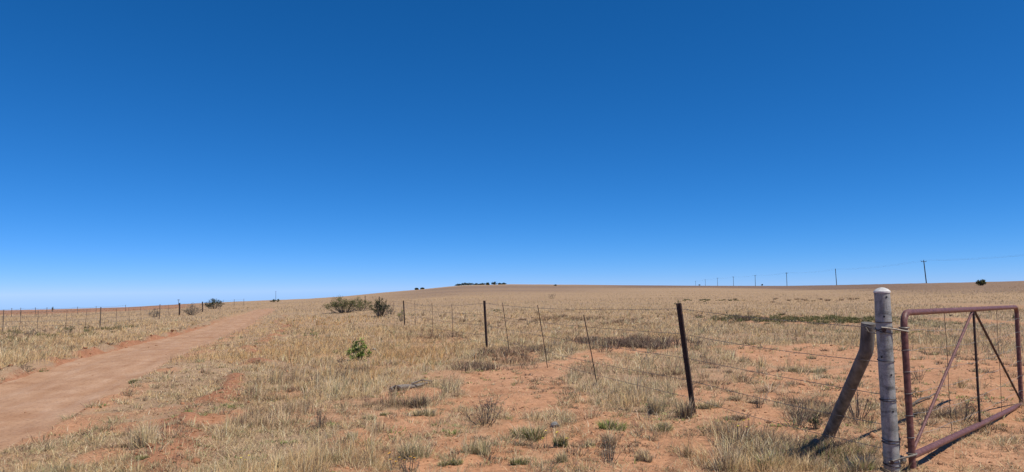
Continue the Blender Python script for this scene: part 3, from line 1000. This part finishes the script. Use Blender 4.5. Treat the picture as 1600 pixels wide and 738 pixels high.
reg = fbm(x, y, 2.6, 3, 156) + rg.normal(0, .07, n); reg2 = fbm(x, y, 4.1, 2, 159) + rg.normal(0, .08, n)
kinds = np.where(reg > .63, 'brown', np.where(reg2 > .52, 'gold', 'straw'))
for cx_, cy_, rr_ in OCHRE:
    k = rg.random(n) < 0.9 * np.exp(-((x - cx_) ** 2 + ((y - cy_) * .35) ** 2) / rr_ ** 2); kinds[k] = 'ochre'; hg[k] *= 1.2
k = rg.random(n); kinds[k < .07] = 'char'; kinds[(k > .07) & (k < .16)] = 'sage'
hg[kinds == 'char'] *= .7
F.add(*tussocks(x, y, rad, hg, np.where(r < 12, 26, 20) + (8 * u).astype(int), kinds, rg, rg.uniform(.7, 1.9, n), np.maximum(.0027, .0004 * r), .12, .12))
tag(link('dry_grass', F.mesh('dry_grass', M['blade'])), 'dry straw coloured grass covering the verge and fence line', 'grass', kind='stuff')

# --- field grass beyond the fence
F = Field()
n = 330000
x, y, r = scatter(n, 18, 230, rg, 1.5)
c = cover(x, y)
px_ = 800 + FPX * x / y
Rc = np.interp(np.arctan2(x, y), _az, _R)
keep = (rg.random(n) < c * (0.3 + 1.2 * sstep(0.4, 0.65, fbm(x, y, 1.6, 3, 161)))) & ~in_track(x, y, 0.05) & (r < Rc * 0.97)
x, y, r, Rc = x[keep], y[keep], r[keep], Rc[keep]
n = min(len(x), 180000); x, y, r, Rc = x[:n], y[:n], r[:n], Rc[:n]
h = (0.06 + 0.19 * rg.random(n) ** 1.6) * (0.5 + 1.0 * fbm(x, y, 9, 3, 163)) * (1 - 0.55 * sstep(60, 200, r))
wd = np.maximum(0.005, 0.00033 * r) * rg.uniform(0.7, 1.3, n)
fade = sstep(10, 110, r)[:, None]
kcol = np.where((fbm(x * .5, y, 11, 3, 167) > 0.55)[:, None], pick('straw', n, rg) * 0.86, pick('gold', n, rg))
k = rg.random(n) < 0.08; kcol[k] = pick('brown', int(k.sum()), rg)
kcol = kcol * (1 - .75 * fade) + (np.array([.52, .37, .215]) * (0.82 + .36 * fbm(x * .22, y, 8, 3, 169))[:, None]) * .75 * fade
Q = r / Rc
px_ = 800 + FPX * x / y
k = (Q > 0.46) & (px_ < 290); kcol[k] = kcol[k] * np.array([.85, .62, .55])
k = (Q > .2) & (px_ > 600) & (px_ < 980) & (fbm(x * .2, y, 20, 3, 137) > .45); kcol[k] = kcol[k] * np.array([.8, .77, .76])
k = (Q > 0.5) & (px_ > 900); kcol[k] = kcol[k] * np.array([.6, .55, .55])
F.add(*blades(np.c_[x, y, zof(x, y) - 0.02], h, wd, lean_dir(n, rg, 1.2, h), kcol, rg))
tag(link('field_grass', F.mesh('field_grass', M['blade'])), 'golden dry grassland stretching to the horizon', 'grass', kind='stuff')

# --- flattened litter, short stubble and stalks lying on the soil
F = Field()
n = 330000
x, y, r = scatter(n, 3.4, 28, rg, 1.9)
c = cover(x, y)
keep = (rg.random(n) < (0.22 + 0.78 * sstep(0.1, 0.8, c)) * sstep(0.3, 0.6, fbm(x, y, 0.5, 3, 171))) & ~in_track(x, y, -0.25)
keep &= ~(in_track(x, y, 0.0) & (rg.random(n) < 0.9))
x, y, r = x[keep], y[keep], r[keep]
n = min(len(x), 115000); x, y, r = x[:n], y[:n], r[:n]
ln = rg.uniform(0.03, 0.14, n); h = ln * rg.uniform(0.05, 0.55, n)
a = rg.uniform(0, 2 * math.pi, n)
wd = np.maximum(0.0035, 0.0005 * r) * rg.uniform(0.7, 1.4, n)
kk = rg.random(n)[:, None]
kcol = np.where(kk < .5, pick('straw', n, rg), np.where(kk < .85, pick('brown', n, rg), pick('sage', n, rg)))
F.add(*blades(np.c_[x, y, zof(x, y) + 0.002], h, wd, np.c_[np.cos(a), np.sin(a)] * ln[:, None], kcol, rg, facing=a + math.pi / 2))
tag(link('grass_litter', F.mesh('grass_litter', M['blade'])), 'short stubble and fallen straw scattered on the red soil', 'grass', kind='stuff')

# --- tussocks and low shrublets too many to count
F = Field()
n = 5200
x, y, r = scatter(n, 4.2, 34, rg, 1.75)
c = cover(x, y)
p_ = np.where(c < 0.5, 0.35 + 0.4 * c, 0.5) * sstep(0.34, 0.6, fbm(x, y, 0.8, 3, 181))
keep = (rg.random(n) < p_) & ~in_track(x, y, 0.1)
x, y, r = x[keep][:1900], y[keep][:1900], r[keep][:1900]
n = len(x); u = rg.random(n); sz = rg.uniform(0.35, 1.0, n) ** 1.5
kinds = np.select([u < .36, u < .64, u < .78, u < .85], ['sage', 'brown', 'char', 'green'], 'straw')
F.add(*tussocks(x, y, 0.05 + 0.12 * sz, (0.04 + 0.12 * sz) * np.where((kinds == 'green') | (kinds == 'char'), .65, 1), 26 + 30 * sz, kinds, rg, .95, np.maximum(.0030, .0005 * r), np.where(kinds == 'char', .04, .2)))
n = 14000
x, y, r = scatter(n, 3.8, 26, rg, 1.8)
c = cover(x, y)
keep = (rg.random(n) < np.where(c < .6, .7, .25) * sstep(.38, .58, fbm(x, y, .6, 3, 185))) & ~in_track(x, y, 0.05)
x, y, r = x[keep][:5200], y[keep][:5200], r[keep][:5200]
n = len(x); u = rg.random(n); sz = rg.uniform(.3, 1, n) ** 1.5
kinds = np.select([u < .30, u < .66, u < .80, u < .86], ['sage', 'brown', 'char', 'green'], 'straw')
F.add(*tussocks(x, y, .02 + .05 * sz, .02 + .055 * sz, 8 + 9 * sz, kinds, rg, 1.3, np.maximum(.004, .0006 * r), .15))
# darker bands of shrublets, and dark tufts added to imitate foreground shadows
BANDS = [(1000, 538, 130, 18, 60, 'char', .34), (930, 535, 70, 12, 18, 'char', .28), (1235, 502, 230, 14, 90, 'olive', .34), (1170, 500, 90, 10, 40, 'char', .34),
         (1340, 500, 130, 10, 44, 'olive', .26), (1480, 508, 160, 18, 34, 'sage', .24), (1400, 520, 120, 14, 20, 'green', .16), (800, 556, 90, 26, 26, 'brown', .3), (740, 575, 60, 16, 12, 'char', .25), (690, 530, 100, 16, 16, 'brown', .28),
         (980, 505, 70, 8, 14, 'brown', .3), (880, 498, 110, 8, 16, 'brown', .3), (1050, 585, 90, 16, 10, 'brown', .22), (1480, 650, 120, 50, 30, 'brown', .18),
         (1280, 640, 90, 30, 14, 'char', .2), (1570, 590, 40, 40, 8, 'brown', .2), (1200, 715, 170, 30, 10, 'straw', .22), (1170, 700, 140, 40, 12, 'char', .2), (1300, 715, 120, 30, 10, 'green', .14), (1170, 690, 120, 30, 10, 'brown', .26),
         (60, 530, 110, 14, 12, 'olive', .3), (130, 545, 100, 16, 8, 'char', .2), (170, 515, 60, 8, 8, 'olive', .3), (560, 585, 120, 20, 14, 'char', .2),
         (1110, 470, 110, 4, 12, 'olive', .3), (850, 500, 160, 6, 12, 'brown', .4), (1250, 470, 300, 6, 14, 'brown', .4), (450, 560, 60, 30, 10, 'brown', .2), (830, 548, 130, 18, 22, 'char', .24), (760, 553, 60, 12, 8, 'char', .22), (870, 605, 150, 40, 16, 'brown', .13),
         (960, 700, 220, 40, 20, 'brown', .09), (1130, 600, 150, 30, 16, 'brown', .15), (1500, 560, 150, 40, 18, 'brown', .14), (250, 690, 130, 30, 14, 'brown', .13),  # brown tufts put in as the dark of foreground shadows
         (430, 620, 110, 40, 14, 'brown', .15), (1260, 655, 70, 16, 8, 'char', .18), (760, 700, 160, 40, 14, 'char', .08), (340, 640, 120, 40, 14, 'green', .07)]
bx_, by_, bs_, bk_ = [], [], [], []
for px, py, wpx, hpx, n, kind, sz in BANDS:
    c0 = hit(px, py); ry = max(.4, (hit(px, py - hpx / 2)[1] - hit(px, py + hpx / 2)[1]) / 2)
    for _ in range(int(n * 1.5)):
        q = c0[:2] + rg.normal(0, .5, 2) * [wpx / 2 / FPX * c0[1], ry]
        if in_track(q[0], q[1], 0.1): continue
        bx_.append(q[0]); by_.append(q[1]); bs_.append(sz * rg.uniform(.45, 1.25)); bk_.append(kind)
bx_, by_, bs_ = np.array(bx_), np.array(by_), np.array(bs_)
F.add(*tussocks(bx_, by_, bs_, bs_ * rg.uniform(.55, .95, len(bs_)), np.full(len(bs_), 58), bk_, rg, .9, np.maximum(.005, .00055 * by_), .05))
tag(link('low_tussocks', F.mesh('low_tussocks', M['blade'])), 'low grey green and brown tussocks dotted over the bare soil', 'tussocks', kind='stuff')

# --- green-leaved weeds hugging the soil
F = Field()
n = 1500
x, y, r = scatter(n, 4.5, 22, rg, 1.7)
keep = (fbm(x, y, 1.1, 2, 191) > 0.58) & ~in_track(x, y, -0.1)
for X, Y, r_ in zip(x[keep][:260], y[keep][:260], r[keep][:260]):
    m_ = rg.integers(10, 26)
    th = rg.uniform(0, 6.28, m_); rr = 0.09 * np.sqrt(rg.random(m_)) * rg.uniform(.6, 1.5)
    xs, ys_ = X + rr * np.cos(th), Y + rr * np.sin(th)
    ln = rg.uniform(.02, .045, m_)
    F.add(*blades(np.c_[xs, ys_, zof(xs, ys_) + .004], rg.uniform(.005, .03, m_), np.maximum(.012, .0008 * r_) * np.ones(m_), np.c_[np.cos(th), np.sin(th)] * ln[:, None], pick('green', m_, rg), rg, facing=th + 1.57))
tag(link('green_weeds', F.mesh('green_weeds', M['leaf'])), 'tiny green weeds flat on the ground among the straw', 'weeds', kind='stuff')

# --- soil clods and pebbles
base_v = np.array([[0, 0, 1], [.894, 0, .447], [.276, .851, .447], [-.724, .526, .447], [-.724, -.526, .447], [.276, -.851, .447],
                   [.724, .526, -.447], [-.276, .851, -.447], [-.894, 0, -.447], [-.276, -.851, -.447], [.724, -.526, -.447], [0, 0, -1]])
base_f = np.array([[0, 1, 2], [0, 2, 3], [0, 3, 4], [0, 4, 5], [0, 5, 1], [1, 6, 2], [2, 7, 3], [3, 8, 4], [4, 9, 5], [5, 10, 1],
                   [2, 6, 7], [3, 7, 8], [4, 8, 9], [5, 9, 10], [1, 10, 6], [6, 11, 7], [7, 11, 8], [8, 11, 9], [9, 11, 10], [10, 11, 6]])


def clods(name, x, y, z, size, colr, label, rng):
    n = len(x)
    j = 1 + rng.normal(0, 0.2, (n, 12, 1))
    sc3 = np.stack([rng.uniform(.7, 1.3, n), rng.uniform(.7, 1.3, n), rng.uniform(.4, .8, n)], -1)[:, None, :]
    v = base_v[None] * j * sc3 * size[:, None, None]
    a = rng.uniform(0, 6.28, n)[:, None]
    vx = v[..., 0] * np.cos(a) - v[..., 1] * np.sin(a); vy = v[..., 0] * np.sin(a) + v[..., 1] * np.cos(a)
    v = np.stack([vx + x[:, None], vy + y[:, None], v[..., 2] + z[:, None]], -1)
    t = (base_f[None] + (np.arange(n) * 12)[:, None, None]).reshape(-1, 3)
    me = raw_mesh(name, v.reshape(-1, 3), t, M['leaf_opaque'], np.repeat(colr, 12, 0))
    tag(link(name, me), label, 'clods', kind='stuff')


M['leaf_opaque'] = blade_mat('soil_clod', 0.0)
n = 30000
x, y, r = scatter(n, 3.6, 45, rg, 1.7)
c = cover(x, y); s = track_s(x, y); hw = half_width(y)
edge = np.exp(-((s + hw + 0.3) / 0.3) ** 2) + 0.35 * np.exp(-((s - hw - 1.75 - (fbm(x, y, 3.0, 2, 77) - .5) * 1.2) / 0.6) ** 2)
pr = np.clip((1 - c) * 0.5 * sstep(.4, .65, fbm(x, y, 0.9, 3, 201)) + edge * 0.9, 0, 1) * np.where(in_track(x, y, 0.0), 0.10, 1)
k = rg.random(n) < pr
x, y, r, s, edge = x[k][:8000], y[k][:8000], r[k][:8000], s[k][:8000], edge[k][:8000]
n = len(x)
inside = in_track(x, y, 0.0)
z = np.where(inside, track_z(x, y), ground_z(x, y))
size = np.exp(rg.normal(-4.75, .5, n)) * (1 + 2.2 * np.clip(edge, 0, 1) * rg.random(n)) * np.maximum(1, r / 16)
cc = soil_colour(x, y) * rg.uniform(.5, 1.0, (n, 1))
clods('soil_clods', x, y, z + size * .25, np.minimum(size, 0.09), cc, 'crumbled clods of red soil and pebbles along track edge and bare patches', rg)


# ------------------------------------------------------------------ single shrubs and bushes (each its own thing)
def bush(name, base, width, height, nb, leafn, leaf, kind, label, cat='bush', group=None, twig=None, upright=0.5, seed=0, trunk=False, hollow=0.25):
    rg = np.random.default_rng(seed + 500)
    root = tag(empty(name, base), label, cat, group)
    mbr = MB(); tips = []
    base = np.asarray(base, float)
    br = max(0.004, 0.014 * height)
    for i in range(nb):
        a = rg.uniform(0, 2 * math.pi); q = math.sqrt(rg.random())
        hx = math.cos(a) * q * width / 2; hy = math.sin(a) * q * width / 2
        hh = height * (1 - 0.55 * q ** 2) * rg.uniform(0.55, 1.08)
        tip = base + [hx, hy, hh]
        st = base + [hx * rg.uniform(.1, .45), hy * rg.uniform(.1, .45), -0.03]
        if trunk: st = base + [hx * .6, hy * .6, height * .15 * rg.random()]
        mid = st * .5 + tip * .5 + np.array([hx * .1, hy * .1, hh * 0.08]) + rg.normal(0, .03 * width, 3)
        mbr.tube([st, mid, tip], [br, br * .6, br * .25], 4, False)
        tips.append((st, mid, tip))
        for _ in range(3):
            t0 = rg.uniform(.35, .9); p = mid * (1 - t0) + tip * t0
            e = p + rg.normal(0, .10, 3) * [width, width, height] + [0, 0, .06 * height]
            mbr.tube([p, e], [br * .4, br * .15], 3, False); tips.append((p, (p + e) / 2, e))
    if trunk: mbr.tube([base - [0, 0, .1], base + [0, 0, height * .5]], [br * 3, br * 1.6], 7)
    mbr.build('trunk' if trunk else 'branches', twig or M['bark'], root)
    T = np.array(tips)
    k = rg.integers(0, len(T), leafn); t = (hollow + (1 - hollow) * rg.random(leafn) ** .8)[:, None]
    p = np.where(t < .5, T[k, 0] * (1 - 2 * t) + T[k, 1] * 2 * t, T[k, 1] * (2 - 2 * t) + T[k, 2] * (2 * t - 1))
    p = p + rg.normal(0, .035, (leafn, 3)) * [width, width, height]
    p[:, 2] = np.maximum(p[:, 2], base[2] + 0.01)
    a = rg.uniform(0, 6.28, leafn); el = rg.uniform(-.2, 1.2, leafn)
    ln = leaf * rg.uniform(.6, 1.4, leafn)
    d = np.c_[np.cos(a) * np.cos(el), np.sin(a) * np.cos(el), np.sin(el)]
    v, tr, c3 = blades(p, d[:, 2] * ln, ln * .42, d[:, :2] * ln[:, None], pick(kind, leafn, rg, .18), rg, facing=a + 1.57 + rg.normal(0, .5, leafn))
    me = raw_mesh('crown' if trunk else 'foliage', v, tr, M['leaf'], c3)
    link('crown' if trunk else 'foliage', me, root)
    return root


def bush_px(name, px, py, wpx, hpx, nb, leafn, kind, label, seed, cat='bush', group=None, leafk=0.05, **kw):
    p = hit(px, py)
    d = p[1]
    W, H = wpx / FPX * d, hpx / FPX * d
    return bush(name, p, W, H, nb, leafn, max(leafk * H, 0.0011 * d), kind, label, cat, group, seed=seed, **kw)


bush_px('olive_bush', 538, 489, 60, 26, 50, 6500, 'olive', 'wide olive green bush left of the iron fence, on the skyline side of the verge', 1)
bush_px('olive_bush', 563, 486, 40, 20, 28, 2800, 'olive', 'smaller olive bush growing into the right side of the wide olive bush', 2)
bush_px('twiggy_bush', 594, 495, 32, 31, 34, 2400, 'dkgreen', 'dark green shrub with bare grey twigs beside the wide olive bush', 3)
bush_px('twiggy_bush', 610, 492, 20, 18, 22, 120, 'grey', 'leafless grey twig bush between the dark shrub and the third iron post', 33)
bush_px('green_bush', 627, 503, 14, 20, 14, 420, 'green', 'small green shrub growing against the third iron fence post', 4)
bush_px('green_bush', 560, 564, 36, 31, 22, 900, 'bright', 'bright green knee high bush alone in the straw left of centre', 5, leafk=.13, hollow=.1)
bush_px('dark_shrublet', 533, 572, 22, 14, 16, 320, 'char', 'dark dead shrublet below left of the bright green bush', 6)
bush_px('green_bush', 485, 528, 24, 13, 14, 380, 'green', 'small green plant near the broken scarp right of the track', 7, leafk=.12)
bush_px('green_bush', 526, 553, 16, 7, 10, 160, 'green', 'low green sprig left of the bright green bush', 8, leafk=.2)
bush_px('dark_bush', 334, 483, 30, 17, 30, 2600, 'dkgreen', 'dense dark green bush behind the distant fence by its thick posts', 9)
bush_px('twiggy_bush', 300, 493, 28, 18, 40, 900, 'grey', 'grey leafless bush in front of the thick posts of the distant fence', 10)
bush_px('twiggy_bush', 241, 496, 19, 15, 28, 420, 'grey', 'small grey leafless bush left of the distant fence post by the track', 11)
bush_px('dark_bush', 430, 472.5, 15, 4.5, 16, 500, 'dkgreen', 'low dark bush on the skyline below the lone thin pole', 12)
bush_px('dark_shrublet', 19, 525, 34, 13, 22, 700, 'olive', 'dark olive shrublet at the left edge below the distant fence', 13)
bush_px('dark_shrublet', 48, 527, 22, 15, 22, 340, 'grey', 'greyish shrublet, second from the left edge below the distant fence', 14)
bush_px('dark_shrublet', 105, 522, 24, 15, 22, 620, 'olive', 'olive shrublet below the distant fence midway to its corner post', 15)
bush_px('dark_shrublet', 138, 517, 14, 10, 14, 260, 'olive', 'small olive shrublet just left of the distant corner post', 16)
bush_px('dark_bush', 82, 487.5, 7, 8, 10, 160, 'dkgreen', 'tiny dark bush standing up at the far left skyline', 17)
bush_px('dark_bush', 1533, 446.5, 13, 10, 46, 4500, 'olive', 'round dark bush alone on the right skyline above the gate', 18, cat='bush')
bush_px('green_bush', 1059, 478, 12, 9, 14, 260, 'olive', 'small olive bush in the field behind the nearest iron post', 19)
bush_px('green_bush', 773, 488, 22, 6, 12, 260, 'olive', 'low yellow green plant just right of the second iron post', 20)
bush_px('twiggy_bush', 862, 467, 18, 8, 14, 100, 'grey', 'faint grey bush on the hillside right of the second iron post', 21)
bush_px('green_bush', 67, 578, 24, 10, 14, 300, 'green', 'dark green weed on the left bank of the dirt track', 22, leafk=.14)
bush_px('dark_shrublet', 38, 583, 28, 10, 14, 300, 'char', 'dark shrublet at the left lip of the dirt track near the photo edge', 23, leafk=.1)
bush_px('dark_shrublet', 125, 546, 12, 7, 10, 160, 'char', 'small dark tuft on the straw left of the track', 24)
bush_px('dark_shrublet', 158, 539, 12, 7, 10, 160, 'char', 'small dark tuft nearest the left lip of the track bank', 25)
bush_px('green_bush', 1542, 620, 10, 8, 8, 120, 'sage', 'small pale plant seen through the far half of the gate', 26)
bush_px('green_bush', 1432, 622, 24, 16, 12, 420, 'green', 'low green plant behind the gate near its hinge side', 27, leafk=.1)
bush_px('green_bush', 1302, 612, 26, 10, 12, 360, 'green', 'flat green plant on bare soil left of the leaning stay', 28, leafk=.12)
bush_px('green_bush', 1275, 672, 22, 24, 14, 380, 'dkgreen', 'dark green plant at the foot of the leaning stay', 29, leafk=.1)
bush_px('twiggy_bush', 1435, 590, 26, 22, 18, 120, 'brown', 'dry brown twiggy shrub behind the hinge stile of the gate', 30)

for i, (px, py, wp, hp, lb) in enumerate([(1245, 668, 60, 46, 'bare brown twigs rising left of the leaning stay'), (952, 722, 44, 46, 'bare thin twigs on the bare soil at bottom centre right'),
        (1185, 640, 20, 24, 'thin dry sprig on bare soil right of the nearest iron post'), (1340, 650, 50, 60, 'tall bare twigs between the stay and the gatepost'),
        (1500, 660, 60, 40, 'tangle of dead twigs on the soil behind the gate'), (640, 738, 40, 30, 'brown twiggy stalks at the bottom edge under the large tussock'),
        (500, 670, 24, 38, 'reddish brown upright dry weed in straw at lower left centre'), (760, 665, 70, 44, 'loose dome of dry brown twigs above the bottom centre tussock')]):
    bush_px('dry_twigs', px, py, wp, hp, 16 if i != 7 else 34, 60 if i < 6 else 260, 'brown', lb, 300 + i, cat='dry shrub', leafk=.06)

# hilltop trees and far bushes
HT = [(717, 446.0, 9, 2.2, 'long low dark tree clump at the left end of the hilltop row'), (727, 446.0, 10, 3.2, 'second tree clump from the left on the hilltop'),
      (735, 445.9, 8, 2.7, 'third tree clump from the left on the hilltop'), (745, 445.8, 7, 1.8, 'low tree clump left of the middle of the hilltop row'),
      (754, 445.6, 7, 2.5, 'middle tree of the hilltop row'), (762, 446.8, 4, 3.0, 'small greenish tree standing just below the hilltop row'),
      (772, 445.3, 7, 3.9, 'tallest round dark tree of the hilltop row'), (781, 445.1, 4, 2.0, 'small tree right of the tallest hilltop tree'),
      (787, 445.1, 6, 1.8, 'last low tree at the right end of the hilltop row'), (651, 453.6, 5, 1.6, 'tiny dark tree on the hill slope left of the hilltop row'),
      (660, 453.0, 4, 1.2, 'tinier dark tree on the hill slope beside another')]
for i, (px, py, wp, hp, lb) in enumerate(HT):
    d = ray(px, py); azi = math.atan2(d[0], d[1]); R = float(np.interp(azi, _az, _R)) * (0.985 if px != 762 else 0.9)
    X, Y = R * math.sin(azi), R * math.cos(azi)
    bush('hilltop_tree', [X, Y, gz(X, Y) - .4], wp * 1.35 / FPX * Y, hp / FPX * Y + 0.6, 30, 1100, 0.8, 'dkgreen', lb, 'tree', 'trees on the hilltop skyline', seed=60 + i, trunk=True, hollow=0.0)
for i, (px, wp, hp, lb) in enumerate([(1191, 4, 2.6, 'tiny dark bush on the skyline among the utility poles'), (1093, 3, 2.2, 'tiny dark bush at the faint end of the utility poles'),
                                      (868, 5, 1.6, 'tiny dark bush speck below the crest in the centre')]):
    d = ray(px, 446); azi = math.atan2(d[0], d[1]); R = float(np.interp(azi, _az, _R)) * (0.97 if px != 868 else 0.62)
    X, Y = R * math.sin(azi), R * math.cos(azi)
    bush('far_bush', [X, Y, gz(X, Y)], wp / FPX * Y, hp / FPX * Y, 14, 300, 0.6, 'dkgreen', lb, 'bush', seed=90 + i)

# ------------------------------------------------------------------ single tussocks one can point at in the foreground
TUFTS = [  # px, py(base), width px, height px, kind, straw share, label
    (950, 672, 46, 22, 'bright', .1, 'bright green tuft on bare soil left of the nearest iron post'),
    (1044, 676, 46, 16, 'green', .2, 'low green tuft just below left of the nearest iron post'),
    (1018, 650, 34, 34, 'sage', .5, 'tuft with tall pale stalks left of the nearest iron post'),
    (1074, 656, 44, 40, 'char', .1, 'dark tuft hugging the foot of the nearest iron post'),
    (1116, 640, 44, 16, 'sage', .3, 'grey green cushion tuft right of the nearest iron post'),
    (1147, 655, 34, 12, 'char', .0, 'flat dark cushion tuft right of the nearest iron post'),
    (1174, 634, 22, 9, 'char', .0, 'small dark tuft on bare soil between iron post and stay'),
    (1148, 628, 30, 9, 'brown', .1, 'brown flat tuft behind the grey green cushion'),
    (1262, 650, 56, 20, 'char', .1, 'wide dark tuft in front of bare soil left of the stay'),
    (1276, 582, 24, 10, 'sage', .1, 'small sage tuft on the bare soil behind the stay'),
    (1240, 580, 34, 12, 'sage', .3, 'pale sage tuft at the back edge of the bare patch'),
    (648, 715, 66, 36, 'sage', .25, 'large grey green tussock at bottom centre left'),
    (735, 712, 52, 30, 'sage', .2, 'round grey green tussock at bottom centre'),
    (673, 655, 40, 18, 'sage', .3, 'sage tuft on bare soil above the large bottom tussock'),
    (650, 636, 56, 26, 'char', .1, 'dark brown shrublet below the fallen log'),
    (812, 728, 32, 17, 'green', .1, 'neat green dome tuft on bare soil at bottom centre'),
    (828, 684, 60, 26, 'green', .2, 'broad leafy green tuft beside a rounded grey stone'),
    (700, 728, 30, 12, 'green', .1, 'small green tuft low between the two big tussocks'),
    (515, 722, 34, 22, 'sage', .2, 'grey tussock in the straw at lower left centre'),
    (575, 660, 30, 10, 'sage', .1, 'flat sage tuft at the left rim of the bare soil'),
    (552, 685, 22, 13, 'sage', .1, 'small dark sage tuft left of the large bottom tussock'),
    (598, 655, 12, 8, 'green', .0, 'tiny green tuft at the left rim of the bare soil'),
    (437, 735, 40, 24, 'sage', .4, 'pale sage tussock at the bottom edge, lower left'),
    (880, 700, 22, 28, 'green', .2, 'upright green tuft with flowers near bottom centre right'),
    (878, 727, 32, 22, 'sage', .1, 'sage tuft below the upright flowering green tuft'),
    (1010, 718, 28, 20, 'brown', .2, 'brown tuft on bare soil at bottom right of centre'),
    (918, 696, 18, 12, 'sage', .1, 'small sage tuft right of the upright flowering green tuft'),
    (950, 700, 36, 30, 'brown', .1, 'loose brown twiggy tuft below the bright green tuft'),
    (1210, 735, 50, 38, 'bright', .45, 'green tussock with long pale leaves at the bottom edge left of the stay'),
    (1290, 735, 70, 30, 'straw', .3, 'pale bushy tussock at the bottom edge below the stay'),
    (1140, 730, 60, 46, 'brown', .5, 'tall straw and brown tussock at the bottom edge right of centre'),
    (1350, 737, 60, 30, 'bright', .4, 'yellow green tussock at the bottom edge beside the gatepost'),
    (230, 705, 60, 44, 'straw', .6, 'pale spray of straw on the verge at lower left'),
    (205, 596, 24, 7, 'green', .1, 'green weed at the right edge of the dirt track'),
    (70, 655, 70, 12, 'sage', .3, 'strip of pale green turf at the right edge of the track'),
    (226, 728, 26, 10, 'green', .0, 'small dark green weed on the verge at the bottom left'),
]
for i, (px, py, wp, hp, kind, st_, lb) in enumerate(TUFTS):
    p = hit(px, py); d = p[1]
    W, H = wp / FPX * d, hp / FPX * d
    rg2 = np.random.default_rng(900 + i)
    Fd = Field()
    nsub = max(3, int(W / 0.09))
    for _ in range(nsub):
        o_ = rg2.normal(0, .2, 2) * W
        q = (p[0] + o_[0], p[1] + o_[1] * .8, gz(p[0] + o_[0], p[1] + o_[1] * .8))
        Fd.add(*tuft_blades(q, W * .34, H * rg2.uniform(.7, 1.05), int(520 / nsub) + 30, kind, rg2, 1.0, max(.003, .0005 * d) * (1.5 if kind in ('green', 'bright') else 1), st_ + .15))
    tag(link('grass_tuft', Fd.mesh('grass_tuft', M['blade'])), lb, 'grass tuft', 'single tufts in the foreground')

# ------------------------------------------------------------------ log and stick
a = hit(610, 613); b = hit(668, 602)
lg = tag(empty('fallen_log', (a + b) / 2), 'weathered grey fallen log lying in straw left of the bare soil', 'log')
dl = b - a
pts = [a + dl * t + np.array([0, 0, 0.045 + 0.012 * math.sin(t * 7)]) for t in np.linspace(0, 1, 14)]
rad = 0.042 * np.array([.75, .98, 1.05, .95, .9, .94, .86, .8, .78, .7, .66, .55, .4, .22])
MB().tube(pts, rad, 14).build('trunk', M['deadwood'], lg)
c = a + dl * .22 + [0, -.03, .05]
MB().tube([c, c + [-.03, -.09, .03], c + [-.05, -.14, .02]], [.034, .028, .022], 9).build('branch_stub', M['iron'], lg)
c = a + dl * .55 + [0, 0, .08]
MB().tube([c, c + [.16, .05, .05], c + [.34, .04, .03]], [.016, .011, .004], 6).build('side_branch', M['deadwood'], lg)
a = hit(1424, 636); b = hit(1462, 622)
m = MB().tube([a + [0, 0, .03], a * .6 + b * .4 + [0, 0, .06], a * .3 + b * .7 + [0, 0, .04], b + [0, 0, .06]], [.012, .016, .013, .006], 7)
tag(m.build('dead_stick', M['bark']), 'dark dead stick lying on the soil behind the gate', 'stick')

# orange and yellow wildflowers on thin stalks
for i, (px, py, n, lb) in enumerate([(634, 733, 9, 'sparse orange wildflowers on brown stalks below the large grey tussock'), (872, 700, 6, 'yellow wildflowers on the upright green tuft'),
                                     (1158, 700, 5, 'yellow flower spikes in the tall tussock at bottom right'), (387, 737, 3, 'single yellow wildflower at the bottom edge lower left')]):
    p = hit(px, py)
    root = tag(empty('wildflower', p), lb, 'wildflower')
    rg2 = np.random.default_rng(40 + i)
    ms, mf = MB(), MB()
    for _ in range(n):
        q = p + np.array([rg2.normal(0, .09), rg2.normal(0, .06), 0]); q[2] = gz(q[0], q[1])
        t_ = q + np.array([rg2.normal(0, .03), rg2.normal(0, .03), rg2.uniform(.06, .17) + (.12 if i == 2 else 0)])
        ms.tube([q, (q + t_) / 2 + rg2.normal(0, .008, 3), t_], 0.0018, 4)
        for e in range(6):
            aa = e * math.pi / 3
            d1 = np.array([math.cos(aa), math.sin(aa), .4]) * .012; d2 = np.array([-math.sin(aa), math.cos(aa), 0]) * .005
            mf.add([t_, t_ + d1 * .6 + d2, t_ + d1, t_ + d1 * .6 - d2], [(0, 1, 2, 3)])
    ms.build('stalks', M['bark'], root)
    fm = M.get('petal%d' % (i > 0)) or simple_mat('petals', [(0.3, (0.65, 0.30, 0.03)), (0.7, (0.75, 0.42, 0.05))] if i == 0 else [(0.3, (0.72, 0.55, 0.03)), (0.7, (0.8, 0.66, 0.08))], 30, .8, 0, 0)
    M['petal%d' % (i > 0)] = fm
    mf.build('petals', fm, root)
